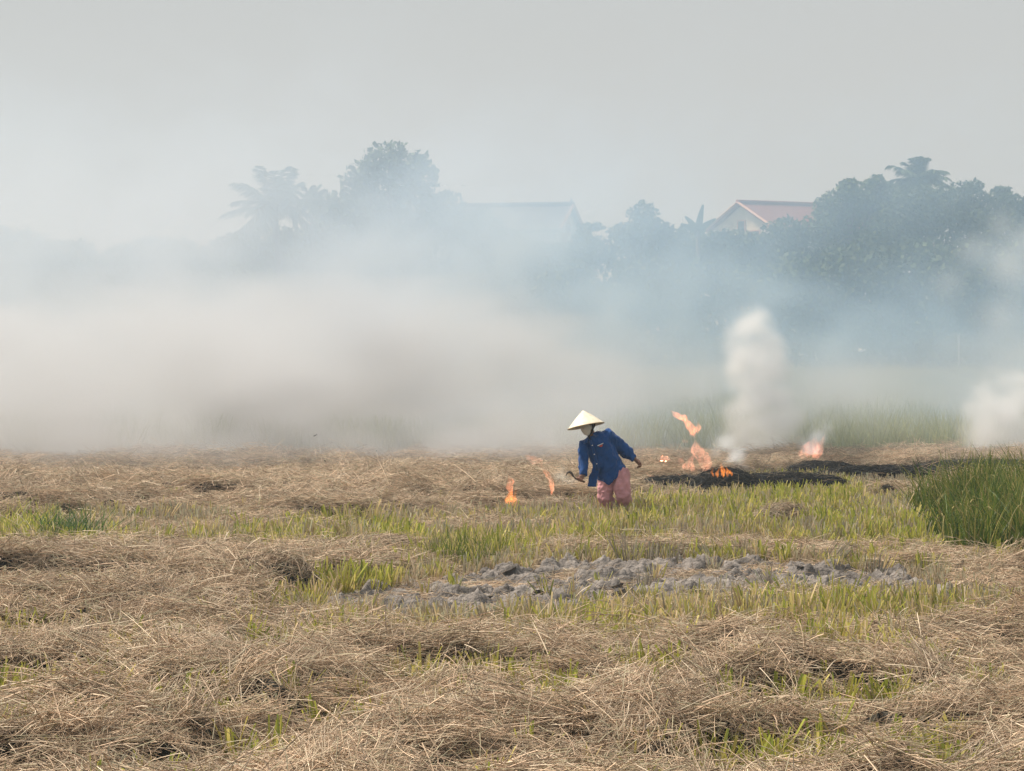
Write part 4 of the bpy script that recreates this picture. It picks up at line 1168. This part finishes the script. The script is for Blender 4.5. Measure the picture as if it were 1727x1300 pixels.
flame('nearest bright orange flame in the straw left of the worker', YA,
      [[(857, 852, 2.4), (858, 843, 4), (862, 832, 2.4), (865, 820, .7)], [(864, 853, 2), (866, 843, 3.2), (869, 832, 2), (871, 821, .6)], [(854, 850, 1.2), (854, 843, 2.2), (857, 835, .7)], [(868, 852, 1), (871, 846, 1.6), (874, 839, .5)]], FL_HOT)
flame('tall wisp of flame above the nearest orange fire', YA + .1, [[(862, 836, 2.5), (859, 824, 4.5), (862, 812, 4), (857, 801, .9)]], FL_MID)
flame('thin curved flame between the nearest fire and the worker', surf(931, 830), [[(930, 834, 2.2), (931, 822, 3.2), (928, 810, 3.4), (922, 798, 3), (914, 788, .9)], [(930, 834, 1.5), (932, 826, 2), (931, 818, .5)]], FL_MID)
flame('faint pink flame wisp above the thin curved flame', 33, [[(914, 787, 2), (904, 778, 6), (893, 772, 5), (884, 764, 1)]], FL_PALE)
flame('largest drifting flame high above the burnt straw', 33.5,
      [[(1131, 692, .8), (1140, 699, 4), (1151, 705, 5), (1157, 713, 3)], [(1150, 703, 2), (1160, 712, 4), (1168, 722, 5), (1172, 730, 5), (1173, 738, 1)], [(1176, 712, 1.2), (1177, 722, 3.4), (1174, 731, 4)], [(1163, 722, 1), (1166, 731, 3), (1171, 738, 1.2)]], FL_MID)
flame('pink lower wisp under the largest drifting flame', 33.6, [[(1172, 742, 1), (1175, 752, 5), (1178, 762, 6), (1182, 776, 5), (1186, 796, 2)], [(1154, 739, .8), (1156, 744, 3), (1154, 748, .8)], [(1190, 798, 3), (1194, 784, 7), (1190, 768, 5), (1184, 756, 1)], [(1166, 800, 3), (1160, 788, 6), (1164, 774, 4), (1170, 764, .8)]], FL_PALE)
flame('small slanting flame at the small burnt patch', 32.6, [[(1110, 819, 2.5), (1103, 811, 4), (1096, 804, 3), (1091, 798, .7)], [(1106, 819, 2), (1100, 813, 2), (1097, 808, .6)]], FL_MID)
flame('bright pointed flames on top of the largest burnt heap', 31.0,
      [[(1209, 805, 1.6), (1210, 797, 2.2), (1214, 787, .5)], [(1218, 805, 1.8), (1219, 794, 2.6), (1216, 781, .5)], [(1227, 804, 1.8), (1228, 796, 2.2), (1224, 787, .5)], [(1234, 803, 1.3), (1233, 797, 1.5), (1231, 792, .4)], [(1203, 804, 1.0), (1201, 796, 1.6), (1204, 786, .5)]], FL_HOT)
flame('faint pink flames in smoke left of the largest burnt heap', 34.2, [[(1150, 786, 2), (1148, 777, 4), (1144, 768, .8)], [(1128, 776, 2), (1120, 773, 5), (1115, 774, 1)], [(1186, 790, 2), (1183, 782, 3.5), (1180, 776, .6)]], FL_PALE)
flame('small orange flame lick behind the charred patch', 33.0, [[(1147, 806, 1.4), (1145, 801, 2.4), (1141, 798, .6)]], FL_MID)
flame('tiny ember glowing at the foot of the largest burnt heap', 31.2, [[(1172, 834, 1.2), (1172, 830, 1.6), (1173, 827, .5)]], FL_HOT)
flame('broad pale flame inside the white smoke at right', 36.0,
      [[(1368, 786, 3), (1366, 770, 7), (1370, 752, 7), (1376, 736, 1.2)], [(1374, 784, 2.4), (1380, 766, 5), (1386, 748, 4), (1392, 732, .8)], [(1358, 780, 2), (1352, 764, 4), (1354, 748, 1)]], FL_PALE)
flame('small red flame at the base of the pale flame', 35.8, [[(1368, 794, 2), (1368, 788, 2.6), (1369, 781, .6)]], FL_MID)

# ------------------------------------------------------------------ smoke (density grids) and haze
def smoke(name, label, lo, hi, res, fn, mat, step=1.0):
    nx_, ny_, nz_ = res
    xs, ys, zs = (np.linspace(lo[i], hi[i], res[i]) for i in range(3))
    Z, Y_, X = np.meshgrid(zs, ys, xs, indexing='ij')
    X, Y_, Z = X.ravel(), Y_.ravel(), Z.ravel()
    dn = np.clip(fn(X, Y_, Z), 0, None).astype(np.float32)
    me = bpy.data.meshes.new(name)
    me.vertices.add(len(X)); me.vertices.foreach_set('co', np.stack([X, Y_, Z], 1).astype(np.float32).ravel())
    a = me.attributes.new('dens', 'FLOAT', 'POINT'); a.data.foreach_set('value', dn)
    me.materials.append(mat)
    o = obj(name, me)
    tag(o, label, 'smoke', kind='stuff')
    g = bpy.data.node_groups.new(name + '_grid', 'GeometryNodeTree')
    g.interface.new_socket('Geometry', in_out='INPUT', socket_type='NodeSocketGeometry')
    g.interface.new_socket('Geometry', in_out='OUTPUT', socket_type='NodeSocketGeometry')
    n_, l_ = g.nodes, g.links
    gi = n_.new('NodeGroupInput'); go = n_.new('NodeGroupOutput')
    pos = n_.new('GeometryNodeInputPosition')
    sub = n_.new('ShaderNodeVectorMath'); sub.operation = 'SUBTRACT'; sub.inputs[1].default_value = lo
    mul = n_.new('ShaderNodeVectorMath'); mul.operation = 'MULTIPLY'; mul.inputs[1].default_value = [(res[i] - 1) / (hi[i] - lo[i]) for i in range(3)]
    sep = n_.new('ShaderNodeSeparateXYZ')
    l_.new(pos.outputs[0], sub.inputs[0]); l_.new(sub.outputs[0], mul.inputs[0]); l_.new(mul.outputs[0], sep.inputs[0])
    def rnd(sock, mx):
        r_ = n_.new('ShaderNodeMath'); r_.operation = 'ROUND'; l_.new(sock, r_.inputs[0])
        c0 = n_.new('ShaderNodeClamp'); c0.inputs['Max'].default_value = mx; l_.new(r_.outputs[0], c0.inputs[0])
        return c0.outputs[0]
    rx, ry, rz = (rnd(sep.outputs[i], res[i] - 1) for i in range(3))
    m1 = n_.new('ShaderNodeMath'); m1.operation = 'MULTIPLY_ADD'; m1.inputs[1].default_value = ny_; l_.new(rz, m1.inputs[0]); l_.new(ry, m1.inputs[2])
    m2 = n_.new('ShaderNodeMath'); m2.operation = 'MULTIPLY_ADD'; m2.inputs[1].default_value = nx_; l_.new(m1.outputs[0], m2.inputs[0]); l_.new(rx, m2.inputs[2])
    na = n_.new('GeometryNodeInputNamedAttribute'); na.data_type = 'FLOAT'; na.inputs['Name'].default_value = 'dens'
    si_ = n_.new('GeometryNodeSampleIndex'); si_.data_type = 'FLOAT'; si_.domain = 'POINT'
    l_.new(gi.outputs[0], si_.inputs['Geometry']); l_.new(na.outputs['Attribute'], si_.inputs['Value']); l_.new(m2.outputs[0], si_.inputs['Index'])
    vc = n_.new('GeometryNodeVolumeCube')
    vc.inputs['Min'].default_value = lo; vc.inputs['Max'].default_value = hi
    for nm, v in zip(('Resolution X', 'Resolution Y', 'Resolution Z'), res): vc.inputs[nm].default_value = v
    l_.new(si_.outputs[0], vc.inputs['Density'])
    sm = n_.new('GeometryNodeSetMaterial'); sm.inputs['Material'].default_value = mat
    l_.new(vc.outputs[0], sm.inputs['Geometry']); l_.new(sm.outputs[0], go.inputs[0])
    md = o.modifiers.new('grid', 'NODES'); md.node_group = g
    mat.cycles.volume_step_rate = step
    return o

def bank(X, Y_, Z, part):
    """the wide drifting bank: thick and low at the left, thin and high towards the right"""
    xn = X * 50 / Y_                                       # the bank widens with distance from the fire
    left = 1 - sstep(-3.5, 2.5, xn)
    w = sstep(37 - 3.5 * left, 43 - 3 * left, Y_) * (1 - sstep(62, 70, Y_))
    n1 = fbm3(X * .13 + 3, Y_ * .07, Z * .22, 3, 201)
    n2 = fbm3(X * .33, Y_ * .14, Z * .42 + 2, 4, 211)
    n3 = fbm3(X * .9 + .3 * Z, Y_ * .35, Z * .8 - .25 * X, 3, 219)
    wisp = sstep(.38, .64, n2) * (.55 + 1.9 * sstep(.36, .66, n3))                       # clear lanes between the billows
    xn = X * 50 / Y_                                       # the bank widens with distance from the fire
    left = 1 - sstep(-4.5, 2.5, xn)
    w = sstep(36 - 2 * left, 43 - 2 * left, Y_) * (1 - sstep(62, 70, Y_))
    top = 3.5 + .8 * left + 5.0 * (n1 - .5) + 2.2 * (n2 - .5)
    thick = (1 - sstep(top - 2.4, top + 1.8, Z))
    if part == 'pale':
        d = left * (thick * .034 * (.45 + .75 * wisp) + .024 * (1 - sstep(4.5, 9.2, Z)) * (.35 + .8 * wisp))
        return d * w
    d = thick * .062 * (.2 + 1.0 * wisp) * (1 - .5 * left)
    d = d + .034 * np.exp(-((xn - .5) / 3.6) ** 2) * (1 - sstep(4.5, 7.5, Z)) * (.3 + .9 * wisp)      # veil before the houses
    d = d + .020 * np.exp(-((xn + 2.5) / 2.6) ** 2) * (1 - sstep(4.6, 8.2, Z)) * (.1 + 1.2 * wisp)     # in front of the tallest tree
    d = d * (1 - .55 * np.exp(-((xn - 8.8) / 2.4) ** 2))
    d = d + .024 * (1 - sstep(6.8, 9.4, Z)) * (.3 + .5 * n1 + .45 * wisp)
    return d * w
def low(X, Y_, Z):
    """pale smoke creeping over the ground and the standing crop"""
    left = 1 - sstep(-1.5, 3.5, X)
    n2 = fbm3(X * .5, Y_ * .3, Z * .9, 4, 221)
    top = 1.5 + .9 * left + 3.0 * (n2 - .5)
    y0 = 35.5 - 1.0 * left + 6 * (n2 - .5) + 3 * (fbm2(X * .35, Y_ * .1, 2, 229) - .5)
    return (.085 + .36 * left) * (.1 + 1.9 * sstep(.3, .7, n2)) * (1 - sstep(top - 1.5, top + 1.0, Z)) * sstep(y0 - 3.5, y0 + 6, Y_) * (1 - sstep(50, 60, Y_))
M_SMOKE = mat_smoke('smoke', (0.88, 0.94, 1.0), .6, soot=.17)
M_BLUE = mat_smoke('blue_smoke', (0.52, 0.74, 1.0), .5, soot=.17)
M_PALE_SMOKE = mat_smoke('pale_smoke', (.96, .98, 1.0), .6, soot=.11)
LO, HI = (-22, 30, -.2), (20, 71, 9.5)
smoke('smoke', 'thick pale grey smoke bank drifting over the left of the field', LO, HI, (150, 90, 50), lambda X, Y_, Z: bank(X, Y_, Z, 'pale'), M_SMOKE, 2.6)
smoke('smoke', 'thin blue smoke veil in front of the trees and houses', LO, HI, (150, 80, 50), lambda X, Y_, Z: bank(X, Y_, Z, 'blue'), M_BLUE, 3.2)
smoke('smoke', 'low smoke creeping over the straw edge and the rice crop', (-22, 31, -.1), (20, 60, 3.4), (168, 100, 24), low, M_PALE_SMOKE, 2.6)

def plume_fn(spheres, amp, dens, soft, ns, seed, fall=None):
    def fn(X, Y_, Z):
        d = np.full(X.shape, -9.0)
        for c, r in spheres:
            d = np.maximum(d, (r - np.sqrt((X - c[0]) ** 2 + ((Y_ - c[1]) * .9) ** 2 + (Z - c[2]) ** 2)) )
        nz_ = fbm3(X * ns, Y_ * ns, Z * ns, 4, seed) - .5
        s = sstep(0, soft, d + amp * nz_ * 2) * dens * (.55 + .9 * fbm3(X * ns * 2, Y_ * ns * 2, Z * ns * 2, 3, seed + 9))
        return s if fall is None else s * fall(X, Y_, Z)
    return fn
def plume(label, Y, px_spheres, amp, dens, soft, ns, seed, mat, voxel, pad=.6, fall=None):
    k = F / Y
    sp = [(P(px, py, Y + dy), r / k) for px, py, r, dy in px_spheres]
    lo = [min(c[i] - r for c, r in sp) - pad for i in range(3)]; hi = [max(c[i] + r for c, r in sp) + pad for i in range(3)]
    lo[2] = max(lo[2], -.1)
    res = tuple(max(8, int((hi[i] - lo[i]) / voxel)) for i in range(3))
    return smoke('smoke_plume', label, tuple(lo), tuple(hi), res, plume_fn(sp, amp, dens, soft, ns, seed, fall), mat, 2.0)
M_PLUME = mat_smoke('plume_smoke', (1.0, 0.975, 0.94), .35, soot=.07)
M_WISP = mat_smoke('wisp_smoke', (0.92, 0.965, 1.0), .1)
M_DUST = mat_smoke('dust', (0.97, 0.93, 0.80), .0)
def puffs(n, line, seed):
    """billows jittered along a rising line of (px, py, half width px)"""
    rs = np.random.default_rng(seed); out = []
    for i in range(n):
        g_ = rs.random() * (len(line) - 1); k0 = min(int(g_), len(line) - 2); q_ = g_ - k0
        a, b = line[k0], line[k0 + 1]
        w = a[2] * (1 - q_) + b[2] * q_
        r = w * rs.uniform(.30, .58)
        out.append((a[0] * (1 - q_) + b[0] * q_ + rs.uniform(-1, 1) * (w - r * .8), a[1] * (1 - q_) + b[1] * q_ + rs.uniform(-.4, .4) * r, r, rs.uniform(-1, 1) * w / 130))
    return out
plume('tall cream white smoke column rising right of the worker', 38.6,
      puffs(140, [(1274, 522, 22), (1274, 545, 46), (1270, 580, 58), (1282, 625, 62), (1282, 680, 70), (1288, 730, 82), (1280, 780, 96)], 4), .20, 2.9, .40, 2.3, 301, M_PLUME, .06, .6, lambda X, Y_, Z: .45 + .55 * sstep(.1, 1.7, Z))
plume('white smoke billow at the right edge of the field', 38.6,
      puffs(110, [(1690, 628, 44), (1690, 670, 66), (1680, 715, 78), (1690, 760, 80), (1760, 720, 70)], 6), .20, 2.6, .42, 2.2, 311, M_PLUME, .06, .6, lambda X, Y_, Z: .45 + .55 * sstep(.1, 1.5, Z))
plume('small white puff above the flames on the largest burnt heap', 34.5,
      [(1222, 748, 22, 0), (1208, 762, 20, 0), (1240, 772, 20, .1), (1228, 790, 24, .1), (1250, 795, 16, .1)], .16, 6.0, .30, 2.4, 321, M_WISP, .05, .4)
plume('small white puff round the pale flame at right', 36.6,
      [(1395, 722, 16, .1), (1380, 738, 22, .1), (1370, 760, 24, .2), (1375, 785, 20, .2)], .16, 6.0, .32, 2.4, 331, M_WISP, .05, .4)
plume('thin blue wisp drifting up at the right edge before the trees', 60,
      [(1640, 420, 50, 0), (1690, 370, 50, 0), (1600, 480, 40, 0), (1700, 450, 60, 0), (1740, 400, 60, 0), (1690, 540, 60, 0), (1720, 600, 60, 0), (1590, 350, 30, 0)], .9, .55, 1.6, .5, 341, M_WISP, .2, 1.2)
plume('brown grey smoke behind the worker', 36.5,
      [(930, 740, 60, 0), (1000, 700, 60, .4), (1040, 760, 40, .3), (870, 720, 70, .6), (1090, 740, 50, .4), (1150, 750, 50, .6)], .35, .28, .8, .8, 351, M_SMOKE, .1)
plume('cream dust puff just behind the hand with the sickle', 29.4,
      [(962, 822, 18, 0), (990, 826, 14, .1), (945, 806, 16, .2), (975, 835, 14, 0), (950, 790, 14, .4)], .10, 4.5, .22, 2.6, 361, M_DUST, .035, .3)

M_HAZE = mat_smoke('haze_air', (0.78, 0.91, 1.0), .2, 0.0010)
V, q = box(-300, 300, -70, 500, -1.2, 15)
hz_o = obj('haze', mesh_of('haze', V, q), M_HAZE)
tag(hz_o, kind='stuff')
